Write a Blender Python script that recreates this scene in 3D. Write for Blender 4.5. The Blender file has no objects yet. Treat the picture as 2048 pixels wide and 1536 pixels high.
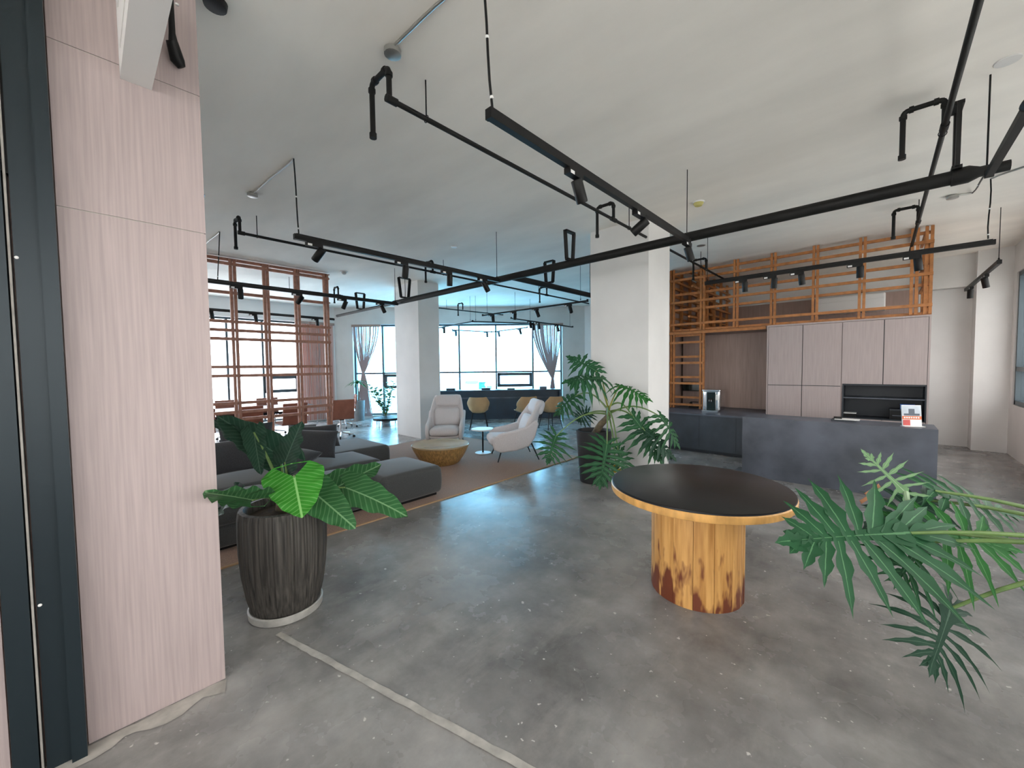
import bpy, math, random
from mathutils import Vector as V, Matrix as M
random.seed(7)
PI = math.pi
sc = bpy.context.scene
col = sc.collection

# ------------------------------------------------------------------ camera
FPX, YAW, PIT, ROL, HC = 790.2, .7492, .04286, -.01203, 1.55
FW = V((-math.sin(YAW)*math.cos(PIT), math.cos(YAW)*math.cos(PIT), -math.sin(PIT)))
_r = V((math.cos(YAW), math.sin(YAW), 0)); _u = _r.cross(FW)
CX = _r*math.cos(ROL)+_u*math.sin(ROL); CY = -_r*math.sin(ROL)+_u*math.cos(ROL)
CAM = V((0, 0, HC))
cd = bpy.data.cameras.new('camera'); cam = bpy.data.objects.new('camera', cd); col.objects.link(cam)
cd.sensor_width = 36; cd.sensor_fit = 'HORIZONTAL'; cd.lens = 36*FPX/2048; cd.clip_start = .02; cd.clip_end = 600
mw = M((CX, CY, -FW)).transposed().to_4x4(); mw.translation = CAM
cam.matrix_world = mw; sc.camera = cam

# ------------------------------------------------------------------ world, exposure
SKY = 8.0
w = bpy.data.worlds.new('world'); sc.world = w; w.use_nodes = True
bg = w.node_tree.nodes['Background']
bg.inputs[0].default_value = (1.0, .99, .975, 1); bg.inputs[1].default_value = SKY
vs = sc.view_settings
vs.view_transform = 'Standard'; vs.look = 'None'; vs.gamma = 1; vs.use_curve_mapping = False
vs.exposure = 1.08
sc.cycles.max_bounces = 12; sc.cycles.diffuse_bounces = 6; sc.cycles.transparent_max_bounces = 16
sc.cycles.use_denoising = True; sc.cycles.sample_clamp_indirect = 8

def portal(name, center, normal, sx, sz):
    l = bpy.data.lights.new(name, 'AREA'); l.shape = 'RECTANGLE'; l.size = sx; l.size_y = sz
    l.cycles.is_portal = True
    o = bpy.data.objects.new(name, l); col.objects.link(o)
    n = V(normal).normalized(); x = V((0, 0, 1)).cross(n).normalized()
    m = M((x, n.cross(x) , n)).transposed().to_4x4()          # local -Z points into the room when n points outwards
    m.translation = V(center); o.matrix_world = m
    return o
DN = V((-1, 1, 0)).normalized(); DT = V((1, 1, 0)).normalized(); DC = V((-12.45, 5.30, 0))
portal('daylight_left', (-12.75, 1.4, 1.5), (-1, 0, 0), 5.8, 2.9)
portal('daylight_corner', DC+DT*3.84+DN*.35+V((0, 0, 1.5)), DN, 6.7, 2.9)
portal('daylight_right', (1.95, 3.2, 1.9), (1, 0, 0), 14.2, 2.2)
portal('added_daylight_lounge', (-7.4, -4.35, 1.54), (0, -1, 0), 6.0, 2.95)  # portal of the unseen lounge window, added for its light
portal('assumed_daylight_near', (-.4, -4.35, 1.54), (0, -1, 0), 3.6, 2.95)  # portal of the unseen window assumed behind the camera

# ------------------------------------------------------------------ pixel helpers (a pixel gives a direction; surfaces give distance)
def ray(x, y): return FW+CX*((x-1024)/FPX)-CY*((y-768)/FPX)
def atz(x, y, z=0.): d = ray(x, y); return CAM+d*((z-HC)/d.z)
def atx(x, y, v): d = ray(x, y); return CAM+d*(v/d.x)
def aty(x, y, v): d = ray(x, y); return CAM+d*(v/d.y)
def atn(x, y, p, n): d = ray(x, y); return CAM+d*((V(p)-CAM).dot(n)/d.dot(n))
def atd(x, y, dep): return CAM+ray(x, y)*dep

# ------------------------------------------------------------------ materials
def nt(m):
    m.use_nodes = True; return m.node_tree.nodes, m.node_tree.links
MATS = {}
def mat(name, c, rough=.55, metal=0, scale=None, amt=.15, stretch=(1, 1, 1), bump=0, detail=4, spec=.5, c2=None, sheen=0, trans=0):
    if name in MATS: return MATS[name]
    m = bpy.data.materials.new(name); N, L = nt(m); b = N['Principled BSDF']
    b.inputs['Base Color'].default_value = (*c, 1); b.inputs['Roughness'].default_value = rough
    b.inputs['Metallic'].default_value = metal; b.inputs['Specular IOR Level'].default_value = spec
    if sheen: b.inputs['Sheen Weight'].default_value = sheen
    if scale:
        tc = N.new('ShaderNodeTexCoord'); mp = N.new('ShaderNodeMapping'); mp.inputs['Scale'].default_value = stretch
        nz = N.new('ShaderNodeTexNoise'); nz.inputs['Scale'].default_value = scale; nz.inputs['Detail'].default_value = detail
        cr = N.new('ShaderNodeValToRGB'); a, z = cr.color_ramp.elements
        a.position, z.position = .3, .7
        c2 = c2 or tuple(min(1, v*(1+amt)) for v in c); c1 = tuple(v*(1-amt) for v in c)
        a.color, z.color = (*c1, 1), (*c2, 1)
        L.new(tc.outputs['Object'], mp.inputs[0]); L.new(mp.outputs[0], nz.inputs[0]); L.new(nz.outputs[0], cr.inputs[0])
        L.new(cr.outputs[0], b.inputs['Base Color'])
        if bump:
            bp = N.new('ShaderNodeBump'); bp.inputs['Strength'].default_value = bump; bp.inputs['Distance'].default_value = .004
            L.new(nz.outputs[0], bp.inputs['Height']); L.new(bp.outputs[0], b.inputs['Normal'])
    MATS[name] = m
    return m

def floor_mat():
    m = bpy.data.materials.new('polished_concrete'); N, L = nt(m); b = N['Principled BSDF']
    tc = N.new('ShaderNodeTexCoord'); src = tc.outputs['Object']
    def noise(s, d=5, r=.6, st=(1, 1, 1)):
        mp = N.new('ShaderNodeMapping'); mp.inputs['Scale'].default_value = st
        n = N.new('ShaderNodeTexNoise'); n.inputs['Scale'].default_value = s; n.inputs['Detail'].default_value = d; n.inputs['Roughness'].default_value = r
        L.new(src, mp.inputs[0]); L.new(mp.outputs[0], n.inputs[0]); return n.outputs[0]
    def ramp(i, stops):
        r = N.new('ShaderNodeValToRGB'); e = r.color_ramp.elements
        e[0].position, e[0].color = stops[0][0], (*stops[0][1], 1); e[1].position, e[1].color = stops[-1][0], (*stops[-1][1], 1)
        for p, c in stops[1:-1]:
            k = e.new(p); k.color = (*c, 1)
        L.new(i, r.inputs[0]); return r.outputs[0]
    def mix(f, a, c, mode='MIX'):
        x = N.new('ShaderNodeMix'); x.data_type = 'RGBA'; x.blend_type = mode
        if isinstance(f, float): x.inputs[0].default_value = f
        else: L.new(f, x.inputs[0])
        for s, k in ((a, 6), (c, 7)):
            if isinstance(s, tuple): x.inputs[k].default_value = (*s, 1)
            else: L.new(s, x.inputs[k])
        return x.outputs[2]
    base = ramp(noise(.9, 7, .62), [(.32, (.115, .111, .107)), (.5, (.235, .23, .224)), (.66, (.35, .343, .334))])
    med = ramp(noise(4.5, 6, .65), [(.3, (.72, .72, .72)), (.7, (1.2, 1.19, 1.17))])
    c = mix(.75, base, med, 'MULTIPLY')
    streak = ramp(noise(3.2, 8, .7, (1, .35, 1)), [(.50, (0, 0, 0)), (.80, (1, 1, 1))])
    sk = N.new('ShaderNodeMath'); sk.operation = 'MULTIPLY'; sk.inputs[1].default_value = .55; L.new(streak, sk.inputs[0])
    c = mix(sk.outputs[0], c, (.42, .40, .37))
    fleck = ramp(noise(24, 2, .55), [(.70, (0, 0, 0)), (.735, (1, 1, 1))])
    c = mix(fleck, c, (.55, .53, .5))
    L.new(c, b.inputs['Base Color'])
    rg = ramp(noise(2.0, 5, .6), [(.3, (.17, .17, .17)), (.7, (.34, .34, .34))]); L.new(rg, b.inputs['Roughness'])
    bp = N.new('ShaderNodeBump'); bp.inputs['Strength'].default_value = .12; bp.inputs['Distance'].default_value = .004
    L.new(noise(6, 5, .6), bp.inputs['Height']); L.new(bp.outputs[0], b.inputs['Normal'])
    b.inputs['Specular IOR Level'].default_value = .32
    MATS['floor'] = m; return m

def wood_stain_mat():
    m = bpy.data.materials.new('pine_plank'); N, L = nt(m); b = N['Principled BSDF']
    tc = N.new('ShaderNodeTexCoord'); oi = N.new('ShaderNodeObjectInfo')
    mp = N.new('ShaderNodeMapping'); mp.inputs['Scale'].default_value = (22, 22, 1.6)
    ad = N.new('ShaderNodeVectorMath'); ad.operation = 'ADD'
    L.new(tc.outputs['Object'], mp.inputs[0]); L.new(mp.outputs[0], ad.inputs[0])
    sc_ = N.new('ShaderNodeVectorMath'); sc_.operation = 'SCALE'; sc_.inputs[0].default_value = (13, 7, 3); L.new(oi.outputs['Random'], sc_.inputs['Scale'])
    L.new(sc_.outputs[0], ad.inputs[1])
    n = N.new('ShaderNodeTexNoise'); n.inputs['Scale'].default_value = 1.6; n.inputs['Detail'].default_value = 6; L.new(ad.outputs[0], n.inputs[0])
    r = N.new('ShaderNodeValToRGB'); e = r.color_ramp.elements; e[0].position, e[0].color = .3, (.46, .215, .055, 1); e[1].position, e[1].color = .65, (.72, .40, .13, 1)
    L.new(n.outputs[0], r.inputs[0])
    # red-brown heartwood stain creeping up from the foot with its own ragged outline
    mp2 = N.new('ShaderNodeMapping'); mp2.inputs['Scale'].default_value = (9, 9, 2.4); L.new(tc.outputs['Object'], mp2.inputs[0])
    ad2 = N.new('ShaderNodeVectorMath'); ad2.operation = 'ADD'; L.new(mp2.outputs[0], ad2.inputs[0]); L.new(sc_.outputs[0], ad2.inputs[1])
    n2 = N.new('ShaderNodeTexNoise'); n2.inputs['Scale'].default_value = 1.5; n2.inputs['Detail'].default_value = 3; L.new(ad2.outputs[0], n2.inputs[0])
    sp = N.new('ShaderNodeSeparateXYZ'); L.new(tc.outputs['Object'], sp.inputs[0])
    mr = N.new('ShaderNodeMapRange'); mr.inputs[1].default_value = 0; mr.inputs[2].default_value = .6; mr.inputs[3].default_value = .12; mr.inputs[4].default_value = -.24; L.new(sp.outputs['Z'], mr.inputs[0])
    s = N.new('ShaderNodeMath'); s.operation = 'ADD'; L.new(n2.outputs[0], s.inputs[0]); L.new(mr.outputs[0], s.inputs[1])
    r2 = N.new('ShaderNodeValToRGB'); f = r2.color_ramp.elements; f[0].position, f[0].color = .50, (0, 0, 0, 1); f[1].position, f[1].color = .60, (1, 1, 1, 1); L.new(s.outputs[0], r2.inputs[0])
    x = N.new('ShaderNodeMix'); x.data_type = 'RGBA'; L.new(r2.outputs[0], x.inputs[0]); L.new(r.outputs[0], x.inputs[6]); x.inputs[7].default_value = (.16, .042, .018, 1)
    L.new(x.outputs[2], b.inputs['Base Color']); b.inputs['Roughness'].default_value = .42
    MATS['plank'] = m; return m

def leaf_mat(name, c, cv, trans=.25, rough=.5):
    m = bpy.data.materials.new(name); N, L = nt(m); b = N['Principled BSDF']
    uv = N.new('ShaderNodeUVMap'); sp = N.new('ShaderNodeSeparateXYZ'); L.new(uv.outputs[0], sp.inputs[0])
    # u = distance from the midrib (0..1), v = position along the leaf
    def math_(op, a, bb):
        k = N.new('ShaderNodeMath'); k.operation = op
        for i, q in enumerate((a, bb)):
            if isinstance(q, (int, float)): k.inputs[i].default_value = q
            else: L.new(q, k.inputs[i])
        return k.outputs[0]
    ph = math_('MULTIPLY', math_('SUBTRACT', sp.outputs[1], math_('MULTIPLY', sp.outputs[0], .32)), 34)
    ln = math_('POWER', math_('ABSOLUTE', math_('SINE', ph, 0), 0), 16)
    mid = math_('LESS_THAN', sp.outputs[0], .035)
    f = math_('MAXIMUM', math_('MULTIPLY', ln, .42), mid)
    tc = N.new('ShaderNodeTexCoord'); nz = N.new('ShaderNodeTexNoise'); nz.inputs['Scale'].default_value = 9; L.new(tc.outputs['Object'], nz.inputs[0])
    x0 = N.new('ShaderNodeMix'); x0.data_type = 'RGBA'; L.new(nz.outputs[0], x0.inputs[0]); x0.inputs[6].default_value = (*[v*.7 for v in c], 1); x0.inputs[7].default_value = (*[v*1.3 for v in c], 1)
    x = N.new('ShaderNodeMix'); x.data_type = 'RGBA'; L.new(f, x.inputs[0]); L.new(x0.outputs[2], x.inputs[6]); x.inputs[7].default_value = (*cv, 1)
    L.new(x.outputs[2], b.inputs['Base Color']); b.inputs['Roughness'].default_value = rough; b.inputs['Specular IOR Level'].default_value = .22
    out = N['Material Output']; tr = N.new('ShaderNodeBsdfTranslucent'); L.new(x.outputs[2], tr.inputs[0])
    ms = N.new('ShaderNodeMixShader'); ms.inputs[0].default_value = trans; L.new(b.outputs[0], ms.inputs[1]); L.new(tr.outputs[0], ms.inputs[2]); L.new(ms.outputs[0], out.inputs[0])
    MATS[name] = m; return m

def glass_mat(name, tint, refl=.06):
    m = bpy.data.materials.new(name); N, L = nt(m); N.remove(N['Principled BSDF'])
    t = N.new('ShaderNodeBsdfTransparent'); t.inputs[0].default_value = (*tint, 1)
    g = N.new('ShaderNodeBsdfGlossy'); g.inputs['Roughness'].default_value = .02
    x = N.new('ShaderNodeMixShader'); x.inputs[0].default_value = refl
    L.new(t.outputs[0], x.inputs[1]); L.new(g.outputs[0], x.inputs[2]); L.new(x.outputs[0], N['Material Output'].inputs[0])
    MATS[name] = m; return m

floor_mat(); wood_stain_mat()
glass_mat('glass_blue', (.50, .81, 1.0)); glass_mat('glass_left', (.80, .83, .88)); glass_mat('glass_grey', (.55, .55, .55)); glass_mat('glass_near', (.72, .72, .72)); glass_mat('glass_dim', (.42, .42, .42))  # tints set to balance the daylight and turn floor reflections blue
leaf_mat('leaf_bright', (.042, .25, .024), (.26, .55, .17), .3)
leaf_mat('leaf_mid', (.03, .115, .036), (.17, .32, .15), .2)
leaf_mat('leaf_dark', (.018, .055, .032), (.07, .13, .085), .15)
leaf_mat('leaf_lobed', (.02, .085, .034), (.09, .22, .10), .2)
leaf_mat('leaf_lobed_bright', (.025, .135, .028), (.10, .28, .09), .25)
leaf_mat('leaf_pale', (.22, .38, .19), (.42, .55, .36), .3)
leaf_mat('leaf_yellow', (.42, .28, .035), (.5, .38, .10), .3)
leaf_mat('leaf_small', (.06, .17, .06), (.15, .3, .12), .25)
P = dict(
 ceiling=mat('ceiling_plaster', (.82, .785, .725), .9, scale=1.3, amt=.07, stretch=(.6, 1.6, 1), bump=.25, detail=8),
 wall=mat('white_paint', (.72, .715, .70), .85, scale=2.0, amt=.04),
 wall_grey=mat('grey_paint', (.66, .65, .63), .85, scale=2.0, amt=.06),
 veneer=mat('pink_veneer', (.43, .352, .34), .5, scale=3.0, amt=.10, stretch=(34, 34, .9), bump=.15, detail=6),
 veneer2=mat('cabinet_veneer', (.40, .33, .315), .5, scale=3.0, amt=.08, stretch=(20, 20, .9), detail=6),
 brown=mat('brown_panel', (.32, .225, .19), .55, scale=3.0, amt=.12, stretch=(14, 14, .8)),
 dark_steel=mat('dark_steel', (.012, .022, .028), .38, .3),
 frame=mat('window_frame', (.055, .078, .092), .4, .3),
 black=mat('black_metal', (.005, .005, .005), .5, .0, spec=.3),
 pipe=mat('black_pipe', (.007, .007, .0065), .6, 0, scale=8, amt=.3, spec=.3),
 chrome=mat('chrome', (.75, .75, .76), .18, 1),
 silver=mat('conduit_silver', (.42, .42, .40), .38, .8),
 white=mat('white_plastic', (.75, .75, .74), .45),
 orange_wood=mat('lattice_wood', (.40, .155, .042), .5, scale=5, amt=.25, stretch=(3, 3, 3)),
 red_wood=mat('screen_wood', (.38, .18, .12), .5, scale=5, amt=.22, stretch=(3, 3, 3)),
 slate=mat('slate_laminate', (.066, .078, .102), .42, scale=2.6, amt=.35, detail=8, c2=(.11, .125, .16)),
 slate_dark=mat('slate_laminate_dark', (.046, .056, .070), .42, scale=2.6, amt=.3, detail=8),
 niche=mat('niche_dark', (.022, .028, .036), .5),
 pine=mat('pine_edge', (.66, .36, .11), .42, scale=3, amt=.25, stretch=(6, 6, 2)),
 blacktop=mat('black_laminate', (.007, .0065, .007), .36, scale=30, amt=.15, bump=.05),
 rug=mat('brown_rug', (.27, .15, .095), .95, scale=140, amt=.35, bump=.6, sheen=.2),
 rug_edge=mat('rug_binding', (.42, .27, .15), .9),
 sofa=mat('charcoal_fabric', (.052, .055, .055), .92, scale=160, amt=.25, bump=.3, sheen=.25),
 pillow=mat('dark_cushion_fabric', (.030, .032, .036), .92, scale=120, amt=.25, bump=.3, sheen=.25),
 pillow_grey=mat('grey_cushion_fabric', (.14, .15, .16), .92, scale=120, amt=.2, bump=.3),
 armchair=mat('grey_wool', (.64, .60, .60), .92, scale=140, amt=.12, bump=.3, sheen=.2),
 brass=mat('hammered_brass', (.56, .37, .15), .38, .5, scale=7, amt=.35, stretch=(7, 7, .4), bump=.4),
 brass_top=mat('brass_top', (.50, .37, .22), .25, .35, scale=3, amt=.12),
 tan=mat('tan_leather', (.50, .31, .15), .5, scale=6, amt=.1),
 brown_leather=mat('brown_leather', (.27, .10, .062), .48, scale=8, amt=.15),
 bar=mat('bar_blue_black', (.014, .032, .055), .35, scale=3, amt=.2),
 pot=mat('ribbed_pot', (.026, .023, .020), .6, scale=2.2, amt=.5, stretch=(30, 30, .8), detail=6, c2=(.095, .086, .074)),
 pot_black=mat('black_pot', (.02, .02, .022), .5, scale=4, amt=.25),
 pot_grey=mat('grey_pot', (.20, .21, .22), .6, scale=4, amt=.2),
 saucer=mat('saucer', (.40, .39, .36), .55, scale=12, amt=.25, bump=.3),
 soil=mat('soil', (.04, .026, .016), .95, scale=30, amt=.5, bump=1),
 stem=mat('green_stem', (.12, .20, .06), .5, scale=14, amt=.2),
 stem_yellow=mat('yellow_stem', (.26, .27, .06), .5, scale=14, amt=.3),
 trunk=mat('plant_trunk', (.11, .085, .05), .8, scale=25, amt=.45, bump=.6),
 strand=mat('curtain_string', (.40, .31, .31), .85),
 strand_pink=mat('curtain_string_pink', (.56, .27, .21), .85),
 cement=mat('cement_filler', (.40, .38, .345), .8, scale=14, amt=.2),
 dry=mat('dry_leaf', (.36, .16, .08), .8),
 yellow=mat('yellowed_plastic', (.52, .47, .16), .5),
 label=mat('white_label', (.8, .8, .78), .6),
 screen=mat('dark_glass', (.01, .016, .014), .12),
 blue=mat('blue_box', (.07, .19, .55), .5),
 orange=mat('poster_orange', (.70, .16, .05), .5), poster_sky=mat('poster_sky', (.52, .58, .64), .5, scale=12, amt=.12), poster_dark=mat('poster_dark', (.09, .11, .14), .5),
 poster_red=mat('poster_red', (.55, .08, .07), .5),
 ground=mat('pale_ground', (.6, .6, .58), .9), far_white=mat('far_white', (.6, .6, .6), .9), far_blue=mat('far_blue', (.03, .14, .38), .9), far_grey=mat('far_grey', (.22, .26, .30), .9),
)

# ------------------------------------------------------------------ mesh builder
class MB:
    def __init__(s): s.v = []; s.f = []; s.uv = None
    def add(s, vs, fs, mx=None):
        o = len(s.v)
        s.v += [tuple(mx @ V(p)) if mx else tuple(p) for p in vs]; s.f += [tuple(i+o for i in f) for f in fs]; return s
    def box(s, x0, x1, y0, y1, z0, z1, mx=None):
        return s.add([(x0, y0, z0), (x1, y0, z0), (x1, y1, z0), (x0, y1, z0), (x0, y0, z1), (x1, y0, z1), (x1, y1, z1), (x0, y1, z1)],
                     [(3, 2, 1, 0), (4, 5, 6, 7), (0, 1, 5, 4), (1, 2, 6, 5), (2, 3, 7, 6), (3, 0, 4, 7)], mx)
    def bar(s, a, b, w, h, up=(0, 0, 1)):
        a, b = V(a), V(b); d = (b-a); L = d.length; d.normalize(); up = V(up)
        if abs(d.dot(up)) > .98: up = V((0, 1, 0))
        x = d.cross(up).normalized(); z = x.cross(d)
        m = M((x, d, z)).transposed().to_4x4(); m.translation = a
        return s.box(-w/2, w/2, 0, L, -h/2, h/2, m)
    def tube(s, pts, r, n=8, cap=True):
        pts = [V(p) for p in pts]; rr = r if isinstance(r, (list, tuple)) else [r]*len(pts)
        t0 = (pts[1]-pts[0]).normalized(); a = V((0, 0, 1)) if abs(t0.z) < .9 else V((1, 0, 0))
        x = t0.cross(a).normalized(); rings = []; vs = []; fs = []
        for i, p in enumerate(pts):
            t = ((pts[min(i+1, len(pts)-1)]-pts[max(i-1, 0)])).normalized()
            x = (x-t*x.dot(t)).normalized(); y = t.cross(x)
            for k in range(n):
                an = 2*PI*k/n; vs.append(p+(x*math.cos(an)+y*math.sin(an))*rr[i])
        for i in range(len(pts)-1):
            for k in range(n): fs.append((i*n+k, i*n+(k+1) % n, (i+1)*n+(k+1) % n, (i+1)*n+k))
        if cap: fs += [tuple(range(n-1, -1, -1)), tuple(range((len(pts)-1)*n, len(pts)*n))]
        return s.add(vs, fs)
    def lathe(s, prof, c=(0, 0, 0), n=32, mx=None, rip=None):
        vs = []; fs = []; c = V(c)
        for i, (r, z) in enumerate(prof):
            for k in range(n):
                a = 2*PI*k/n; q = r*(1+(rip(k, i) if rip else 0)); vs.append((c.x+q*math.cos(a), c.y+q*math.sin(a), c.z+z))
        for i in range(len(prof)-1):
            for k in range(n): fs.append((i*n+k, i*n+(k+1) % n, (i+1)*n+(k+1) % n, (i+1)*n+k))
        fs += [tuple(range(n-1, -1, -1)), tuple(range((len(prof)-1)*n, len(prof)*n))]
        return s.add(vs, fs, mx)
    def prism(s, poly, z0, z1, mx=None):
        n = len(poly); vs = [(x, y, z0) for x, y in poly]+[(x, y, z1) for x, y in poly]
        fs = [tuple(range(n-1, -1, -1)), tuple(range(n, 2*n))]+[(i, (i+1) % n, n+(i+1) % n, n+i) for i in range(n)]
        return s.add(vs, fs, mx)
    def soft(s, sx, sy, sz, r, bulge=0, mx=None, m=5, side=0):
        """rounded box centred in x,y with its foot at z = 0"""
        H = (sx/2, sy/2, sz/2); ax = []
        for h in H:
            e = [h-r+r*math.tan(PI/4*k/3) for k in range(4)]; i = [(-1+2*k/m)*(h-r) for k in range(1, m)]
            ax.append([-q for q in e[::-1]]+i+e)
        idx = {}; vs = []; fs = []
        def P_(p):
            if p in idx: return idx[p]
            q = V([max(-(h-r), min(h-r, c)) for c, h in zip(p, H)]); d = V(p)-q
            if d.length > 1e-9: q = q+d.normalized()*r
            u, v_ = q.x/H[0], q.y/H[1]
            k = (1-u*u)*(1-v_*v_)
            if q.z > 0: q.z += bulge*max(0, k)**.7
            if side:
                zz = 1-(q.z/H[2])**2 if abs(q.z) < H[2] else 0
                q.x += math.copysign(side*zz*abs(u)**3, q.x); q.y += math.copysign(side*zz*abs(v_)**3, q.y)
            idx[p] = len(vs); vs.append((q.x, q.y, q.z+H[2])); return idx[p]
        for d in range(3):
            a, b = [(1, 2), (2, 0), (0, 1)][d]
            for sg in (-1, 1):
                for i in range(len(ax[a])-1):
                    for j in range(len(ax[b])-1):
                        q = []
                        for ii, jj in ((i, j), (i+1, j), (i+1, j+1), (i, j+1)):
                            p = [0, 0, 0]; p[d] = sg*H[d]; p[a] = ax[a][ii]; p[b] = ax[b][jj]; q.append(P_(tuple(p)))
                        fs.append(tuple(q if sg > 0 else q[::-1]))
        return s.add(vs, fs, mx)
    def pillow(s, w_, h, t, mx=None, n=12):
        vs = []; fs = []
        for sg in (1, -1):
            o = len(vs)
            for i in range(n+1):
                for j in range(n+1):
                    u, v_ = math.sin(PI/2*(-1+2*i/n)), math.sin(PI/2*(-1+2*j/n))
                    k = max(0, (1-u*u)*(1-v_*v_))**.42
                    vs.append((u*w_/2*(1-.07*(1-v_*v_)), v_*h/2*(1-.07*(1-u*u)), sg*t/2*k))
            for i in range(n):
                for j in range(n):
                    a = o+i*(n+1)+j; q = (a, a+n+1, a+n+2, a+1); fs.append(q if sg > 0 else q[::-1])
        return s.add(vs, fs, mx)
    def build(s, name, m, parent=None, smooth=40, loc=None):
        me = bpy.data.meshes.new(name); v = s.v
        if loc is not None: l = V(loc); v = [tuple(V(p)-l) for p in v]
        me.from_pydata(v, [], s.f)
        if s.uv:
            ul = me.uv_layers.new(name='UVMap')
            for lp in me.loops: ul.data[lp.index].uv = s.uv[lp.vertex_index]
        me.materials.append(P[m] if m in P else MATS[m])
        if smooth:
            me.polygons.foreach_set('use_smooth', [True]*len(me.polygons)); me.set_sharp_from_angle(angle=math.radians(smooth))
        me.update()
        o = bpy.data.objects.new(name, me); col.objects.link(o)
        if loc is not None: o.location = loc
        if parent: o.parent = parent
        return o

def tag(o, label, cat, group=None):
    o['label'] = label; o['category'] = cat
    if group: o['group'] = group
    return o
def thing(name, label, cat, loc=(0, 0, 0), rz=0, group=None):
    o = bpy.data.objects.new(name, None); col.objects.link(o); o.location = loc; o.rotation_euler = (0, 0, rz); o.empty_display_size = .1
    return tag(o, label, cat, group)
def struct(o): o['kind'] = 'structure'; return o
def box(name, m, b, parent=None, smooth=0): return MB().box(*b).build(name, m, parent, smooth)
def copy_tree(o, parent=None):
    c = o.copy(); col.objects.link(c)
    if parent: c.parent = parent
    for ch in o.children: copy_tree(ch, c)
    return c
def dup(o, loc, rz, label=None):
    c = copy_tree(o); c.location = loc; c.rotation_euler = (0, 0, rz)
    if label: c['label'] = label
    return c
def frame_m(o, x, y, z):
    m = M((V(x), V(y), V(z))).transposed().to_4x4(); m.translation = V(o); return m
def rot(loc=(0, 0, 0), rx=0, ry=0, rz=0):
    return M.Translation(loc) @ M.Rotation(rz, 4, 'Z') @ M.Rotation(ry, 4, 'Y') @ M.Rotation(rx, 4, 'X')
ORD = ['first', 'second', 'third', 'fourth', 'fifth', 'sixth', 'seventh', 'eighth', 'ninth', 'tenth']

# ================================================================== structure
HCL = 3.45
XL, YB, XR, YN = -12.45, 10.85, 1.60, -4.0
cA = DC; cB = DC+DT*((YB-DC.y)/DT.y)
room = [(XL, YN), (XR, YN), (XR, YB), (cB.x, YB), (XL, DC.y)]
fl = struct(MB().prism(room, -.2, 0).build('floor', 'floor', smooth=0))
struct(MB().prism([(x+(.3 if x > 0 else -.3 if x < -12 else 0), y+(.3 if y > 10 else -.3 if y < 0 else 0)) for x, y in room], HCL, HCL+.25).build('ceiling', 'ceiling', smooth=0))
# cement filled joint across the floor, and the ragged filler along the foot of the veneer pillar
def ribbon(name, pts, wid, m, parent, z=.003, jit=0.):
    b = MB(); vs = []; fs = []; n = len(pts)
    for i, p in enumerate(pts):
        p = V(p); t = (V(pts[min(i+1, n-1)])-V(pts[max(i-1, 0)])).normalized(); s_ = V((-t.y, t.x, 0))
        wd = (wid[i] if isinstance(wid, list) else wid)
        vs += [tuple(p+s_*(wd/2+random.uniform(-jit, jit))+V((0, 0, z))), tuple(p-s_*(wd/2+random.uniform(-jit, jit))+V((0, 0, z)))]
    fs = [(2*i, 2*i+1, 2*i+3, 2*i+2) for i in range(n-1)]
    return b.add(vs, fs).build(name, m, parent, 0)
a, b_ = atz(556, 1268), atz(1075, 1548)
ribbon('joint_strip', [a+(b_-a)*(k/40) for k in range(41)], .036, 'cement', fl, jit=.003)
ribbon('joint_strip', [V((-2.372+.5*(.045+.06*abs(math.sin(k*.55))), -.45+k*.045, 0)) for k in range(20)], [.045+.06*abs(math.sin(k*.55)) for k in range(20)], 'cement', fl, jit=.008)

# wall with windows helper: a wall in plane (origin o, tangent t, outward normal n)
def wall_piece(b, o, t, n, s0, s1, z0, z1, th=.3):
    b.box(s0, s1, 0, th, z0, z1, frame_m(o, t, n, (0, 0, 1)))
def window(idx, o, t, n, s0, s1, z0, z1, mulls, trans, glass, awn=None, fw=.05, dep=.12, set_=.12, lab=''):
    mx = frame_m(o, t, n, (0, 0, 1)); y0, y1 = set_, set_+dep
    root = bpy.data.objects.new('window_%d' % idx, None); col.objects.link(root); root['kind'] = 'structure'
    f = MB()
    f.box(s0, s1, y0, y1, z0, z0+fw, mx); f.box(s0, s1, y0, y1, z1-fw, z1, mx); f.box(s0, s0+fw, y0, y1, z0, z1, mx); f.box(s1-fw, s1, y0, y1, z0, z1, mx)
    f.build('window_frame', 'frame', root, 0)
    for q in mulls: MB().box(q-fw/2, q+fw/2, y0, y1, z0+fw, z1-fw, mx).build('mullion', 'frame', root, 0)
    ed = [s0]+list(mulls)+[s1]; zz = [z0]+list(trans)+[z1]
    for i in range(len(ed)-1):
        for z in trans: MB().box(ed[i]+fw/2, ed[i+1]-fw/2, y0, y1, z-fw/2, z+fw/2, mx).build('transom', 'frame', root, 0)
        for j in range(len(zz)-1):
            MB().box(ed[i]+.02, ed[i+1]-.02, y0+.05, y0+.06, zz[j]+.02, zz[j+1]-.02, mx).build('pane', glass, root, 0)
    for (p, q, za, zb) in awn or []:
        g = MB(); k = .09
        g.box(p, q, y0-.03, y0+.02, za, za+k, mx); g.box(p, q, y0-.03, y0+.02, zb-k, zb, mx); g.box(p, p+k, y0-.03, y0+.02, za, zb, mx); g.box(q-k, q, y0-.03, y0+.02, za, zb, mx)
        g.build('awning_sash', 'frame', root, 0)
    return root
Z3 = (0, 0, 1)
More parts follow.
